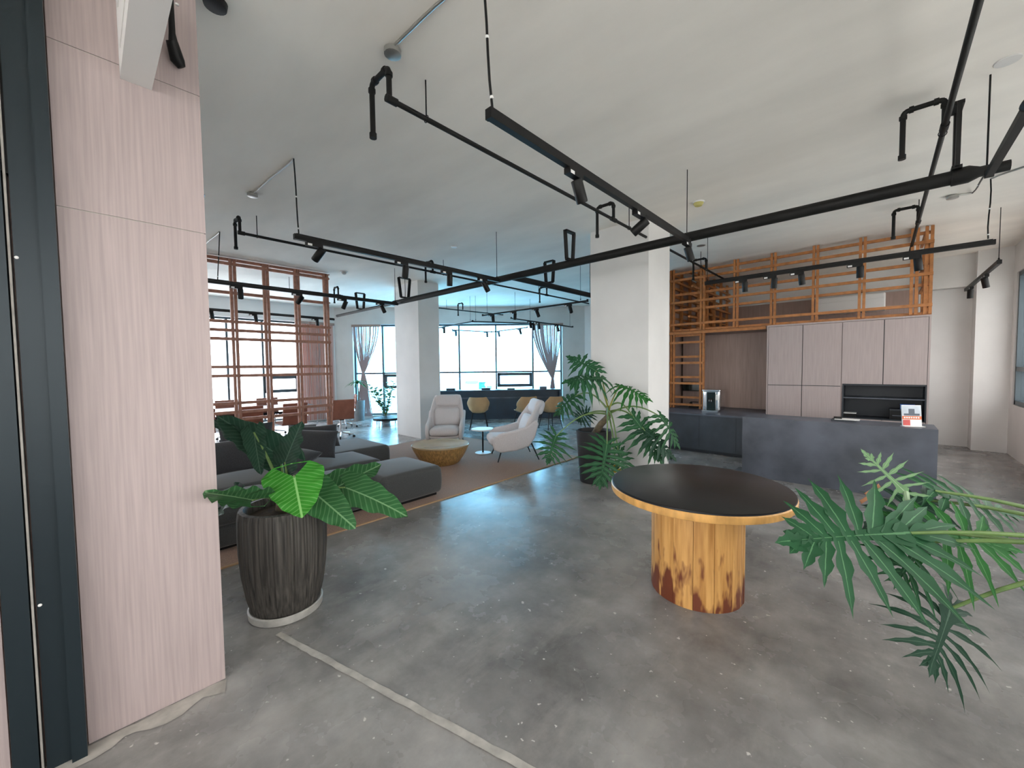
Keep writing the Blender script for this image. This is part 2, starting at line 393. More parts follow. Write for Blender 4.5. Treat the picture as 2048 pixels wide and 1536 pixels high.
# left wall (x = XL), tangent +Y, outward -X
tl, nl, ol = V((0, 1, 0)), V((-1, 0, 0)), V((XL, 0, 0))
b = MB(); wz0, wz1 = .10, 2.95; wy0, wy1 = -1.6, 4.30
wall_piece(b, ol, tl, nl, YN-.3, wy0, 0, HCL); wall_piece(b, ol, tl, nl, wy1, DC.y+.12, 0, HCL); wall_piece(b, ol, tl, nl, wy0, wy1, wz1, HCL); wall_piece(b, ol, tl, nl, wy0, wy1, 0, wz0)
struct(b.build('wall_left', 'wall', smooth=0))
window(1, ol, tl, nl, wy0, wy1, wz0, wz1, [-.62, .36, 1.45, 2.54, 3.36], [1.42], 'glass_left', [(3.38, 4.26, .9, 1.38)], lab='left')
# corner wall at 45 degrees
b = MB(); s0, s1 = .55, 7.13
Ld = (cB-cA).length
wall_piece(b, DC, DT, DN, 0, s0, 0, HCL); wall_piece(b, DC, DT, DN, s1, Ld+.1, 0, HCL); wall_piece(b, DC, DT, DN, s0, s1, 2.93, HCL); wall_piece(b, DC, DT, DN, s0, s1, 0, .08)
struct(b.build('wall_corner', 'wall_grey', smooth=0))
def sdiag(px): return (atn(px, 700, DC+DN*.15, DN)-DC).dot(DT)
ml = [sdiag(766), sdiag(846), sdiag(918.5), sdiag(992), sdiag(1065.5)]
window(2, DC, DT, DN, s0, s1, .08, 2.93, ml, [1.40], 'glass_blue', [(ml[0]+.03, ml[1]-.03, .92, 1.37), (ml[3]+.03, ml[4]-.03, .92, 1.37)])
# back wall, right recess with pilaster and beam
struct(box('wall_back', 'wall', (cB.x-.1, XR+.3, YB, YB+.3, 0, HCL)))
struct(box('trim_1', 'wall', (1.20, XR, 10.50, YB, 0, HCL)))
struct(box('trim_2', 'wall_grey', (.55, 1.20, 10.66, YB, 2.88, HCL)))
struct(box('trim_3', 'black', (-5.72, -5.60, YB-.10, YB, 0, 3.25)))
# right wall with parapet and long window
b = MB(); ry0, ry1 = -3.6, 10.30; rz0, rz1 = .84, 2.98; orr = V((XR, 0, 0)); nr = V((1, 0, 0))
wall_piece(b, orr, tl, nr, YN-.3, YB+.3, 0, rz0); wall_piece(b, orr, tl, nr, YN-.3, YB+.3, rz1, HCL); wall_piece(b, orr, tl, nr, YN-.3, ry0, rz0, rz1); wall_piece(b, orr, tl, nr, ry1, YB+.3, rz0, rz1)
struct(b.build('wall_right', 'wall', smooth=0))
window(3, orr, tl, nr, ry0, ry1, rz0, rz1, [ry0+1.39*k for k in range(1, 10)], [1.42], 'glass_grey', fw=.07, dep=.16, set_=.02)
b = MB(); on = V((0, YN, 0)); tn, nn = V((1, 0, 0)), V((0, -1, 0))
wall_piece(b, on, tn, nn, XL-.3, -10.4, 0, HCL); wall_piece(b, on, tn, nn, -4.4, -2.2, 0, HCL); wall_piece(b, on, tn, nn, -10.4, -4.4, 3.0, HCL); wall_piece(b, on, tn, nn, -10.4, -4.4, 0, .08); wall_piece(b, on, tn, nn, 1.4, XR+.3, 0, HCL); wall_piece(b, on, tn, nn, -2.2, 1.4, 3.0, HCL); wall_piece(b, on, tn, nn, -2.2, 1.4, 0, .08)
struct(b.build('wall_near', 'wall', smooth=0))
window(5, on, tn, nn, -10.4, -4.4, .08, 3.0, [-9.2, -8.0, -6.8, -5.6], [2.2], 'glass_dim')  # unseen window, added to brighten the lounge from behind the camera
window(4, on, tn, nn, -2.2, 1.4, .08, 3.0, [-1.0, .2], [2.2], 'glass_near')  # unseen window, assumed so that camera-facing surfaces get light

# entrance partition: veneer pillar beside a dark steel door frame (face x = -2.38)
XP = -2.38
wp = box('wall_entrance', 'brown', (XP-.32, XP-.02, YN, .40, 0, HCL)); struct(wp)
pj = [0.0, 2.205, 2.845, HCL]  # topmost joint is put in where a shadow's edge falls
for z0, z1 in zip(pj, pj[1:]):
    MB().box(XP-.02, XP, -.055, .415, z0+.002, z1-.002).build('veneer_panel', 'veneer', wp, 0)
    MB().box(XP-.02, XP, -1.3, -.255, z0+.002, z1-.002).build('veneer_panel', 'veneer', wp, 0)
MB().box(XP-.32, XP-.02, .40, .415, 0, HCL).build('veneer_panel', 'veneer', wp, 0)
for z in pj[1:3]: MB().box(XP-.012, XP-.004, -.055, .41, z-.002, z+.002).build('joint_and_shadow_line', 'cement', wp, 0)  # lower line is a panel joint, upper one imitates a shadow edge
dr = thing('door_frame', 'dark steel door frame with bolts at the left edge beside the veneer pillar', 'door frame', (XP, -.15, 0))
def dpart(n, m, bb): MB().box(*bb).build(n, m, dr, 0, ).location = (-XP, .15, 0)
dpart('jamb', 'dark_steel', (XP, XP+.07, -.10, -.058, 0, HCL)); dpart('jamb', 'dark_steel', (XP, XP+.045, -.165, -.10, 0, HCL))
dpart('jamb', 'dark_steel', (XP, XP+.06, -.245, -.182, 0, HCL)); dpart('seal_strip', 'cement', (XP, XP+.05, -.178, -.172, 0, HCL))
dpart('head_rail', 'black', (XP+.0, XP+.03, -.172, -.10, 2.28, HCL)); dpart('head_rail', 'black', (XP+.0, XP+.05, -.60, -.18, 2.28, HCL))
for px, py in ((33, 515), (80, 1210)):
    q = atx(px, py, XP+.046); MB().lathe([(.004, 0), (.006, .002), (.004, .004)], mx=frame_m(q, (0, 1, 0), (0, 0, 1), (1, 0, 0)), n=10).build('bolt', 'label', dr).location = (-XP, .15, 0)

# ================================================================== outside
g = struct(box('ground', 'ground', (-300, 300, -300, 300, -16.2, -16)))
def far_b(px, py0, py1, wpx, dist, m, label, kind='far_building'):
    c = CAM+ray(px, 735).normalized()*dist; w_ = wpx*dist/FPX; zt = (735-py0)/FPX*dist+HC
    r = thing(kind, label, 'building', (c.x, c.y, -16), PI/4)
    MB().box(-w_/2, w_/2, -w_/2, w_/2, 0, zt+16).build('wall', m, r, 0); MB().box(-w_/2-.3, w_/2+.3, -w_/2-.3, w_/2+.3, zt+16, zt+16.4).build('roof', 'far_grey' if m == 'far_white' else 'far_white', r, 0)
    for k in range(3):
        for s_ in (-1, 0, 1): MB().box(s_*w_*.28-w_*.08, s_*w_*.28+w_*.08, -w_/2-.08, -w_/2, zt+16-3-k*3.2, zt+16-1.4-k*3.2).build('window', 'far_grey', r, 0)
far_b(943, 767, 0, 17, 60, 'far_white', 'white building with blue roof seen through the window over the bar')
far_b(964, 764, 0, 13, 70, 'far_blue', 'bluish building right of the white one seen over the bar')
far_b(978, 772, 0, 10, 64, 'far_grey', 'small grey block beside the mullion seen over the bar')

def wb(mb, name, m, parent, smooth=40):
    """mesh given in world coordinates, parented to a thing that stands anywhere"""
    o = mb.build(name, m, parent, smooth); o.matrix_parent_inverse = parent.matrix_basis.inverted(); return o

# ================================================================== ceiling services
ZT, ZS, ZM = 2.77, 3.20, 2.83
def spot_proto():
    t = thing('track_spotlight', 'black cylinder spotlight', 'spotlight')
    MB().box(-.022, .022, -.075, .075, -.035, 0).build('adapter', 'black', t, 0)
    MB().box(-.0225, .0225, -.065, -.025, -.034, -.014).build('rating_label', 'label', t, 0)
    MB().tube([(0, .05, -.03), (0, .05, -.075)], .010, 8).build('stem', 'black', t)
    return t
SP0 = spot_proto(); SP_used = [False]
def spot(track_pt, along, aim, label, group, s=1.0):
    t = SP0 if not SP_used[0] else copy_tree(SP0); SP_used[0] = True
    for ch in list(t.children):
        if ch.name.startswith('lamp_body'): bpy.data.objects.remove(ch)
    t.location = track_pt; al = V(along).normalized(); t.rotation_euler = (0, 0, math.atan2(al.y, al.x)-PI/2); t.scale = (s, s, s)
    tag(t, label, 'spotlight', group)
    a = M.Rotation(-t.rotation_euler.z, 3, 'Z') @ V(aim).normalized()
    x = a.cross(V((.3, .2, 1))).normalized(); m = frame_m(V((0, .05, -.085)), x, a.cross(x), a)
    bd = MB().lathe([(.005, -.055), (.034, -.05), (.036, -.045), (.036, .085), (.033, .09), (.030, .088), (.028, .06), (.004, .055)], n=18, mx=m).build('lamp_body', 'black', t)
    return t
def hanger(b, p, r=.004): b.tube([(p[0], p[1], p[2]), (p[0], p[1], HCL)], r, 6)
def track(name_label, a, b_, rods, spots, which, conduit=None, wid=.036, double=True, cable_black=True):
    a, b_ = V(a), V(b_); d = (b_-a).normalized()
    t = thing('lighting_track', name_label, 'lighting track', a)
    m = MB()
    m.bar(a, b_, wid, .032); wb(m, 'rail', 'black', t, 0)
    if double:
        m = MB(); m.bar(a+V((0, 0, .030)), b_+V((0, 0, .030)), wid*.62, .022); wb(m, 'carrier', 'black', t, 0)
    for e in (a, b_):
        k = -d if e == a else d; m = MB(); m.bar(e+V((0, 0, .008)), e+k*.02+V((0, 0, .008)), wid*1.15, .05); wb(m, 'end_cap', 'black', t, 0)
    for f in rods:
        p = a+(b_-a)*f+V((0, 0, .03)); m = MB(); hanger(m, p); m.lathe([(.008, 0), (.008, .03), (.005, .035)], c=p, n=8); wb(m, 'hanger_rod', 'black', t)
    if conduit:
        m = MB(); pts = []
        cp = [V(q) for q in conduit]
        for i in range(len(cp)-2):
            for k in range(6): pts.append(cp[i]+(cp[i+1]-cp[i])*(k/6)+V((math.sin(k*1.3+i)*.004, math.cos(k*1.1)*.004, 0)))
        pts.append(cp[-2]); m.tube(pts, .009, 8); wb(m, 'conduit', 'silver', t)
        wb(MB().tube([cp[-2]+(cp[-1]-cp[-2])*(k/5)+V((.006*math.sin(k*1.2), 0, 0)) for k in range(6)], .0065, 6), 'drop_cable', 'black' if cable_black else 'silver', t)
        for f_ in (.5, .93): wb(MB().lathe([(.009, -.006), (.010, 0), (.009, .006)], c=cp[-2]+(cp[-1]-cp[-2])*f_, n=8), 'cable_tie', 'label', t)
        m = MB(); m.lathe([(.045, -.03), (.05, -.028), (.05, 0)], c=cp[0]*1.0, n=14); wb(m, 'junction_box', 'silver', t)
    for i, (pp, aim, s) in enumerate(spots):
        f = max(.01, min(.99, (V(pp)-a).dot(d)/(b_-a).length)); pt = a+(b_-a)*f; pt.z = a.z-.016
        spot(pt, d, aim, '%s spotlight from the %s end, %s' % (ORD[i], 'left' if abs(d.x) > .6 else 'near', which) if len(spots) > 1 else 'single black spotlight, %s' % which, 'track spotlights', s)
    return t
def sx(px, py, x): return atx(px, py, x)
X1 = -1.41
track('long black lighting track running above the round table toward the main pipe', (X1, 1.39, ZT), (X1, 4.10, ZT), [.985],
      [(sx(1148, 352, X1), (.0, .5, -.9), 1), (sx(1278, 428, X1), (-.75, -.2, -.6), 1), (sx(1374, 480, X1), (.2, .3, -1), 1)], 'track above the round table',
      [atz(785, 100, HCL-.01), atz(800, 78, HCL-.01), (X1, 1.34, HCL-.01), (X1+.01, 1.39, ZT+.04)])
X2 = -3.98
track('black lighting track between the round table track and the lounge track', (X2, 1.37, ZT), (X2, 4.02, ZT), [.99],
      [(sx(628, 482, X2), (-.6, -.3, -.65), 1), (sx(803, 526, X2), (-.2, .0, -1), 1), (sx(893, 548, X2), (-.2, .1, -1), 1), (sx(965, 564, X2), (.1, .5, -.8), 1)], 'track over the front edge of the rug',
      [atz(505, 388, HCL-.01), (-3.89, 1.34, HCL-.01), (X2+.01, 1.39, ZT+.04)])
X4 = -6.77
track('black lighting track hanging above the sofa in front of the wooden screen', (X4, 1.05, ZT), (X4, 4.08, ZT), [.99],
      [(sx(472, 568, X4), (.1, .0, -1), 1), (sx(594, 590, X4), (-.6, -.2, -.5), 1), (sx(684, 600, X4), (-.4, -.2, -.8), 1), (sx(760, 606, X4), (.3, .3, -.9), 1)], 'track above the sofa',
      [atz(400, 497, HCL-.01), (-6.63, 1.31, HCL-.01), (X4+.01, 1.29, ZT+.04)])
X5 = -9.9
track('thin black lighting track over the meeting table behind the wooden screen', (X5, 1.0, ZT), (X5, 4.2, ZT), [.2, .95],
      [(sx(418, 640, X5), (0, .1, -1), 1), (sx(506, 629, X5), (.1, .1, -1), 1), (sx(630, 640, X5), (-.1, .1, -1), 1)], 'track over the meeting table')
Y3 = 6.42
track('black lighting track in front of the kitchen lattice', (-1.94, Y3, ZT), (.83, Y3, ZT), [.005],
      [(aty(1482, 556, Y3), (.0, .15, -1), 1), (aty(1540, 550, Y3), (-.05, .1, -1), 1), (aty(1594, 542, Y3), (.08, .2, -1), 1), (aty(1710, 525, Y3), (.0, .15, -1), 1), (aty(1824, 510, Y3), (.1, .1, -1), 1)], 'track facing the kitchen lattice',
      [(1.2, 6.2, HCL-.01), (.9, 6.36, HCL-.01), (.80, Y3, HCL-.02), (.80, Y3, ZT+.05)])
XRt = .50
track('black lighting track at the upper right edge ending at the main pipe', (XRt, 1.5, ZT), (XRt, 4.06, ZT), [],
      [(V((XRt, 2.78, ZT)), (.5, -.3, -.6), 1.25)], 'track at the upper right edge', [atz(1905, 392, HCL-.01), atz(1945, 386, HCL-.01), (XRt, 4.09, ZT+.03)])
track('short black lighting track by the white pilaster at right', (1.06, 7.75, ZT), (1.06, 10.3, ZT), [.01],
      [(atx(1972, 545, 1.06), (.2, .2, -1), 1), (atx(1942, 575, 1.06), (.0, .1, -1), 1)], 'short track by the white pilaster')
# tracks over the bar corner
def dtrk(lab, pa, pb, z, sp, which, rods=(.05, .95)):
    a, b_ = atz(*pa, z), atz(*pb, z)
    return track(lab, a, b_, list(rods), [(a+(b_-a)*f, am, 1) for f, am in sp], which, double=False, wid=.034)
dtrk('black lighting track left of the big white column above the armchairs', (966, 631), (1174, 602), ZT, [(.1, (0, .1, -1)), (.34, (-.2, .1, -1)), (.56, (.4, .1, -1)), (.85, (.4, -.2, -1))], 'track above the grey armchairs')
dtrk('thin black lighting track pointing at the tied curtain over the bar', (1023, 637), (1145, 654), ZT, [(.25, (.1, .1, -1)), (.38, (.1, .1, -1)), (.7, (.3, .1, -1))], 'track pointing at the tied bar curtain')
dtrk('thin lighting track meeting the far column over the bar window', (870, 657), (945, 643), ZT, [(.25, (0, 0, -1))], 'track meeting the far column')
dtrk('thin lighting track crossing the top of the bar window', (945, 643), (1066, 647), ZT, [(.98, (0, 0, -1))], 'track crossing the top of the bar window')
dtrk('lower left thin lighting track seen against the bar window', (905, 660), (983, 664), ZT, [(.05, (0, 0, -1)), (.85, (0, .1, -1))], 'lower left track against the bar window', (.5,))
dtrk('lower right thin lighting track seen against the bar window', (983, 664), (1054, 655), ZT, [(.2, (.3, 0, -1)), (.8, (.4, 0, -1))], 'lower right track against the bar window', (.5,))

# sprinkler pipes with goosenecks
def gooseneck(p, d, y, parent, up=.19, over=.21, drop=.33):
    x0, z0 = p; q = [V((x0, y, z0)), V((x0, y, z0+up)), V((x0+d*over, y, z0+up)), V((x0+d*over, y, z0+up-drop))]
    pts = [q[0]]; r = .035
    for i in (1, 2):
        a = (q[i-1]-q[i]).normalized(); c = (q[i+1]-q[i]).normalized()
        for k in range(5):
            t = k/4; pts.append(q[i]+a*r*(1-t)**2+c*r*t**2)
    pts.append(q[3]); m = MB().tube(pts, .017, 10)
    for i in (1, 2):
        for e in ((q[i-1]-q[i]).normalized(), (q[i+1]-q[i]).normalized()): m.tube([q[i]+e*.03, q[i]+e*.055], .023, 10)
    m.tube([q[3]+V((0, 0, .02)), q[3]-V((0, 0, .012))], .023, 10)
    g = wb(m, 'gooseneck', 'pipe', parent)
    h = MB().lathe([(.012, 0), (.014, -.008), (.008, -.016), (.005, -.03), (.016, -.034), (.016, -.037), (.003, -.038)], c=q[3]-V((0, 0, .012)), n=12)
    o = h.build('sprinkler_head', 'chrome', g); o.matrix_parent_inverse = parent.matrix_basis.inverted()
def spr_pipe(label, x, y0, y1, ys, rods, z=ZS, d=-1):
    t = thing('sprinkler_pipe', label, 'pipe', (x, y0, z))
    wb(MB().tube([(x, y0, z), (x, y1, z)], .017, 10), 'pipe', 'pipe', t)
    for y in ys:
        gooseneck((x, z), d, y, t)
        if y > y0+.3: wb(MB().tube([(x, y-.05, z), (x, y+.05, z)], .024, 10), 'tee', 'pipe', t)
        else: wb(MB().tube([(x, y-.022, z), (x, y+.05, z)], .024, 10), 'elbow', 'pipe', t)
    for y in rods:
        m = MB(); hanger(m, (x, y, z), .005)
        m.tube([(x+.022*math.cos(a), y, z+.022*math.sin(a)) for a in [k*PI/6 for k in range(13)]], .003, 5); wb(m, 'hanger_rod', 'black', t)
    return t
spr_pipe('black sprinkler pipe running from the front toward the kitchen lattice left of the round table', -2.235, 1.32, 8.6, [1.33, 4.12, 7.37], [1.60, 4.5, 7.1])
spr_pipe('black sprinkler pipe running above the rug parallel to the lounge track', -5.66, 1.30, 9.1, [1.32, 4.12, 7.3], [1.50, 4.35, 7.0])
spr_pipe('black sprinkler pipe at the upper right crossing above the main pipe', .30, .9, 8.5, [1.35, 4.17, 6.75], [4.28, 6.7])
spr_pipe('thin sprinkler pipe over the meeting table behind the wooden screen', -8.9, .8, 4.0, [3.9], [2.9])
t = thing('sprinkler_pipe', 'thin sprinkler pipe right of the far column above the bar stools', 'pipe', (-8.9, 6.4, ZS))
a, b_ = atz(877, 616, ZS), atz(1018, 631, ZS)
wb(MB().tube([a, b_], .017, 8), 'pipe', 'pipe', t); gooseneck((a.x+.2, ZS), -1, a.y+.7, t)
m = MB(); hanger(m, a+(b_-a)*.1, .005); hanger(m, b_, .005); wb(m, 'hanger_rod', 'black', t)

# main pipe with a branch, trapeze frames standing on it
YM = 4.16
mp = thing('main_pipe', 'thick black main pipe crossing the whole ceiling from lounge to right', 'pipe', (-3, YM, ZM))
wb(MB().tube([(-6.95, YM, ZM), (.42, YM, ZM)], .047, 16), 'pipe', 'pipe', mp)
wb(MB().tube([(.34, YM, ZM), (.42, YM, ZM), (.47, YM, ZM), (.60, YM, ZM)], [.056, .056, .034, .034], 14), 'reducer', 'pipe', mp)
wb(MB().tube([(-6.9, YM, ZM), (-7.0, YM, ZM), (-7.1, YM, ZM), (-9.6, YM, ZM)], [.05, .05, .03, .03], 12), 'pipe_end', 'pipe', mp)
wb(MB().tube([(-3.86, YM, ZM), (-3.86, 9.2, ZM)], .043, 14), 'branch_pipe', 'pipe', mp)
for p in ((.50, YM, ZM), (-6.6, YM, ZM), (-3.86, 6.25, ZM)):
    m = MB(); hanger(m, p, .0055); wb(m, 'hanger_rod', 'black', mp)
def trapeze(p, ax, h, w0, w1):
    p = V(p); a = V(ax); m = MB(); q = [p-a*w0/2, p+a*w0/2, p+a*w1/2+V((0, 0, h)), p-a*w1/2+V((0, 0, h))]
    for i in range(4): m.bar(q[i], q[(i+1) % 4], .05, .022, up=a.cross(V(Z3)) if i in (1, 3) else Z3)
    wb(m, 'trapeze_frame', 'black', mp, 0)
trapeze((-2.86, YM, ZM+.05), (0, 1, 0), .34, .13, .19); trapeze((-6.62, YM, ZM+.06), (0, 1, 0), .36, .16, .24); trapeze((aty(1913, 300, YM).x, YM, ZM+.05), (0, 1, 0), .42, .13, .17)
trapeze((-3.86, 5.05, ZM+.05), (1, 0, 0), .33, .13, .18); trapeze((-8.4, YM, ZM+.04), (0, 1, 0), .34, .14, .2)

# detectors and discs on the ceiling
def disc(name, px, py, prof, m, label, cat):
    p = atz(px, py, HCL); o = MB().lathe(prof, n=20).build(name, m); o.location = (p.x, p.y, HCL); tag(o, label, cat); return o
t = thing('smoke_detector', 'yellowed smoke detector on the ceiling above the main pipe', 'detector', tuple(atz(1397, 404, HCL)))
MB().lathe([(.03, -.012), (.062, -.012), (.065, 0)], n=20).build('base_ring', 'white', t); MB().lathe([(.012, -.05), (.04, -.045), (.055, -.02), (.055, -.012)], n=20).build('sensor', 'yellow', t)
t = thing('smoke_detector', 'white smoke detector on the ceiling right of the wooden screen', 'detector', tuple(atz(688, 543, HCL)))
MB().lathe([(.03, -.012), (.07, -.012), (.075, 0)], n=20).build('base_ring', 'white', t); MB().lathe([(.012, -.06), (.035, -.05), (.05, -.012)], n=20).build('sensor', 'silver', t)
disc('ceiling_cap', 908, 493, [(.02, -.02), (.045, -.014), (.05, 0)], 'white', 'tiny white cap on the ceiling above the far track', 'cap')
disc('ceiling_cap', 404, 389, [(.01, -.04), (.02, -.03), (.03, 0)], 'chrome', 'tiny silver sprinkler cap on the ceiling beside the veneer pillar', 'cap')
disc('ceiling_cap', 1402, 491, [(.03, -.008), (.06, -.006), (.065, 0)], 'silver', 'thin grey plate on the ceiling near the kitchen lattice', 'cap')
disc('speaker_disc', 2016, 121, [(.04, -.008), (.058, -.006), (.06, 0)], 'wall_grey', 'flat grey round ceiling speaker near the upper right corner', 'speaker')
disc('downlight', 430, 3, [(.03, -.03), (.05, -.028), (.055, 0)], 'black', 'small black round downlight at the top edge beside the veneer pillar', 'downlight')

# white beam box and black lamp on the veneer pillar
bx = thing('white_box', 'white boxed unit sticking out of the veneer pillar at the top', 'box', (XP, .2, 2.80))
wb(MB().box(XP+.0, XP+.75, .145, .245, 2.79, 3.12), 'casing', 'white', bx, 0); wb(MB().box(XP+.75, XP+.76, .14, .25, 2.785, 3.125), 'end_cap', 'white', bx, 0)
for z in (2.86, 3.02): wb(MB().box(XP+.1, XP+.7, .143, .1455, z, z+.012), 'groove', 'wall_grey', bx, 0)
lm = thing('wall_lamp', 'black curved wall lamp behind the white box on the pillar', 'lamp', (XP, .33, 2.95))
wb(MB().tube([(XP, .315, 3.25), (XP+.05, .315, 3.24), (XP+.075, .315, 3.18), (XP+.07, .315, 3.04), (XP+.05, .322, 2.99)], [.010, .010, .010, .012, .020], 12), 'arm', 'black', lm)
wb(MB().tube([(XP+.055, .315, 3.01), (XP+.03, .335, 2.95), (XP+.025, .35, 2.93)], [.022, .027, .016], 14), 'shade', 'black', lm)
wb(MB().lathe([(.006, 0), (.008, .006), (.002, .01)], c=(XP+.08, .335, 3.16), n=10), 'knob', 'label', lm)

# ================================================================== columns
def column(label, x0, x1, y0, y1, m):
    t = thing('column', label, 'column', ((x0+x1)/2, (y0+y1)/2, 0))
    wb(MB().box(x0, x1, y0, y1, 0, HCL), 'shaft', m, t, 0)
    return t
column('big white square column behind the split-leaf plant', -3.06, -2.20, 4.97, 5.66, 'wall')
column('far white square column behind the grey armchair', -8.32, -7.36, 4.95, 5.50, 'wall')

# ================================================================== lattices
def lattice(t, o, ax, posts, rails, z0, z1, m, ends, rw=.042, pw=.034, gap=.052, off=.03, peg=None):
    """posts are pairs of slats, rails pass in front of them"""
    o = V(o); ax = V(ax); nrm = V((ax.y, -ax.x, 0))
    for s in posts:
        for k in (-1, 1):
            c = o+ax*(s+k*gap/2); b = MB(); b.bar(c+V((0, 0, z0)), c+V((0, 0, z1)), pw, pw*1.2, up=nrm); wb(b, 'post', m, t, 0)
    for i, z in enumerate(rails):
        c = o+nrm*(off if i % 2 else -off)
        b = MB(); b.bar(c+ax*ends[0]+V((0, 0, z)), c+ax*ends[1]+V((0, 0, z)), rw*.8, rw); wb(b, 'rail', m, t, 0)
        if peg:
            for s in posts:
                b = MB(); b.bar(o+ax*(s+.055)+nrm*.05+V((0, 0, z)), o+ax*(s+.055)-nrm*.05+V((0, 0, z)), .018, .018); wb(b, 'peg', m, t, 0)
scr = thing('wooden_screen', 'tall reddish wooden lattice screen between the sofa and the meeting table', 'screen', (-8.03, 1.6, 0))
lattice(scr, (-8.03, 0, 0), (0, 1, 0), [.2, .71, 1.22, 1.74, 2.23, 2.74, 3.27], [3.41, 3.33, 2.86, 2.37, 2.23, 2.08, 1.61, 1.46, .99, .84, .71, .24, .10], .0, 3.42, 'red_wood', (.05, 3.32), peg=True, rw=.050, pw=.042, gap=.056)

# ================================================================== kitchen wall
YK = 8.0
kx = [-3.07, -2.50, -1.93, -1.36, -.785, -.22, .335, .475]
kl = thing('kitchen_lattice', 'orange wooden lattice standing above the cabinets up to the ceiling', 'lattice', (-1.3, YK+.1, 2.2))
krl = [3.36, 3.22, 2.94, 2.78, 2.64, 2.35, 2.235]
lattice(kl, (0, YK+.06, 0), (1, 0, 0), kx, krl, 2.225, 3.44, 'orange_wood', (-3.12, .52))
for x in (-3.07, -2.72): lattice(kl, (x, YK+.06, 0), (0, 1, 0), [.5, 1.0, 1.5, 2.0, 2.5], krl+[3.08, 2.5], 2.225, 3.44, 'orange_wood', (0, 2.62))
lattice(kl, (.475, YK+.06, 0), (0, 1, 0), [.25, .5, .9], krl, 2.225, 3.30, 'orange_wood', (0, .95))
b = MB(); b.bar((-3.12, YK, 2.175), (-1.45, YK, 2.175), .034, .05); wb(b, 'rail', 'orange_wood', kl, 0)
kd = thing('ladder_lattice', 'narrow wooden ladder lattice standing on the back counter by the column', 'lattice', (-2.8, YK+.06, .70))
lattice(kd, (0, YK+.06, 0), (1, 0, 0), [-3.06, -2.50], [2.13, 1.99, 1.71, 1.59, 1.31, 1.19, .91, .77], .695, 2.16, 'orange_wood', (-3.12, -2.46))
# cabinets
cb = thing('wall_cabinet', 'tall pinkish veneer cabinet with flush doors and a dark open niche', 'cabinet', (-.46, YK+.3, 0))
def cbp(n, m, b, par=None):
    return wb(MB().box(*b), n, m, par or cb, 0)
cx0, cx1, cx2 = -1.43, -.432, .515
cbp('carcass', 'niche', (cx0+.02, cx1-.012, YK+.022, YK+.04, .08, 2.18)); cbp('carcass', 'niche', (cx1+.012, cx2-.02, YK+.022, YK+.04, 1.226, 2.18)); cbp('body', 'veneer2', (cx0, cx2, YK+.58, YK+.62, 0, 2.21)); cbp('side_panel', 'veneer2', (cx0, cx0+.02, YK+.0, YK+.58, 0, 2.21)); cbp('side_panel', 'veneer2', (cx2-.02, cx2, YK+.0, YK+.58, 0, 2.21)); cbp('partition', 'veneer2', (cx1-.012, cx1+.012, YK+.021, YK+.58, 0, 2.2)); cbp('top_panel', 'veneer2', (cx0+.02, cx2-.02, YK+.0, YK+.58, 2.185, 2.21))
def door(x0, x1, z0, z1): cbp('cabinet_door', 'veneer2', (x0+.005, x1-.005, YK, YK+.02, z0+.005, z1-.005))
xm = aty(1605, 700, YK).x; xn = aty(1767.5, 700, YK).x
door(cx0+.02, xm, 1.19, 2.185); door(xm, cx1, 1.19, 2.185); door(cx0+.02, xm, .08, 1.19); door(xm, cx1, .08, 1.19)
door(cx1, xn, 1.225, 2.185); door(xn, cx2-.02, 1.225, 2.185); door(cx1, xn, .08, .70); door(xn, cx2-.02, .08, .70)
cbp('niche_back', 'niche', (cx1+.012, cx2-.02, YK+.42, YK+.44, .70, 1.225)); cbp('niche_floor', 'niche', (cx1+.012, cx2-.02, YK+.02, YK+.42, .69, .71)); cbp('niche_top', 'niche', (cx1+.012, cx2-.02, YK+.02, YK+.42, 1.205, 1.225))
cbp('niche_side', 'niche', (cx1+.012, cx1+.03, YK+.005, YK+.42, .71, 1.205)); cbp('niche_side', 'niche', (cx2-.036, cx2-.02, YK+.005, YK+.42, .71, 1.205)); cbp('shelf', 'slate', (cx1+.03, cx2-.036, YK+.02, YK+.42, 1.005, 1.022))
# loft deck, panels behind
kb = thing('kitchen_core', 'brown panelled core behind the counter and lattice', 'panelling', (-1.3, 9.6, 0))
def kp(n, m, b): wb(MB().box(*b), n, m, kb, 0)
kp('loft_deck', 'brown', (-3.10, .515, YK+.63, 10.68, 2.15, 2.20)); kp('loft_deck', 'brown', (-3.10, -1.44, YK+.03, YK+.63, 2.15, 2.20)); kp('back_panel', 'brown', (-3.06, -1.44, YK+.63, YK+.66, .70, 2.15))
kp('rear_panel', 'brown', (-3.10, .515, 10.69, 10.75, 2.20, 2.92)); kp('side_panel', 'brown', (-3.16, -3.11, YK-.02, 10.75, 0, HCL-.02)); kp('end_panel', 'veneer2', (.49, .515, YK+.63, 10.68, 0, 2.15))
ac = thing('air_conditioner', 'white split air conditioner behind the kitchen lattice', 'air conditioner', (-.48, 10.56, 2.55))
wb(MB().soft(1.08, .24, .34, .03, mx=M.Translation((-.48, 10.565, 2.56))), 'casing', 'white', ac); wb(MB().box(-.98, .02, 10.435, 10.448, 2.585, 2.60), 'air_slot', 'wall_grey', ac, 0); wb(MB().box(-1.0, .04, 10.437, 10.447, 2.79, 2.793), 'seam', 'wall_grey', ac, 0)
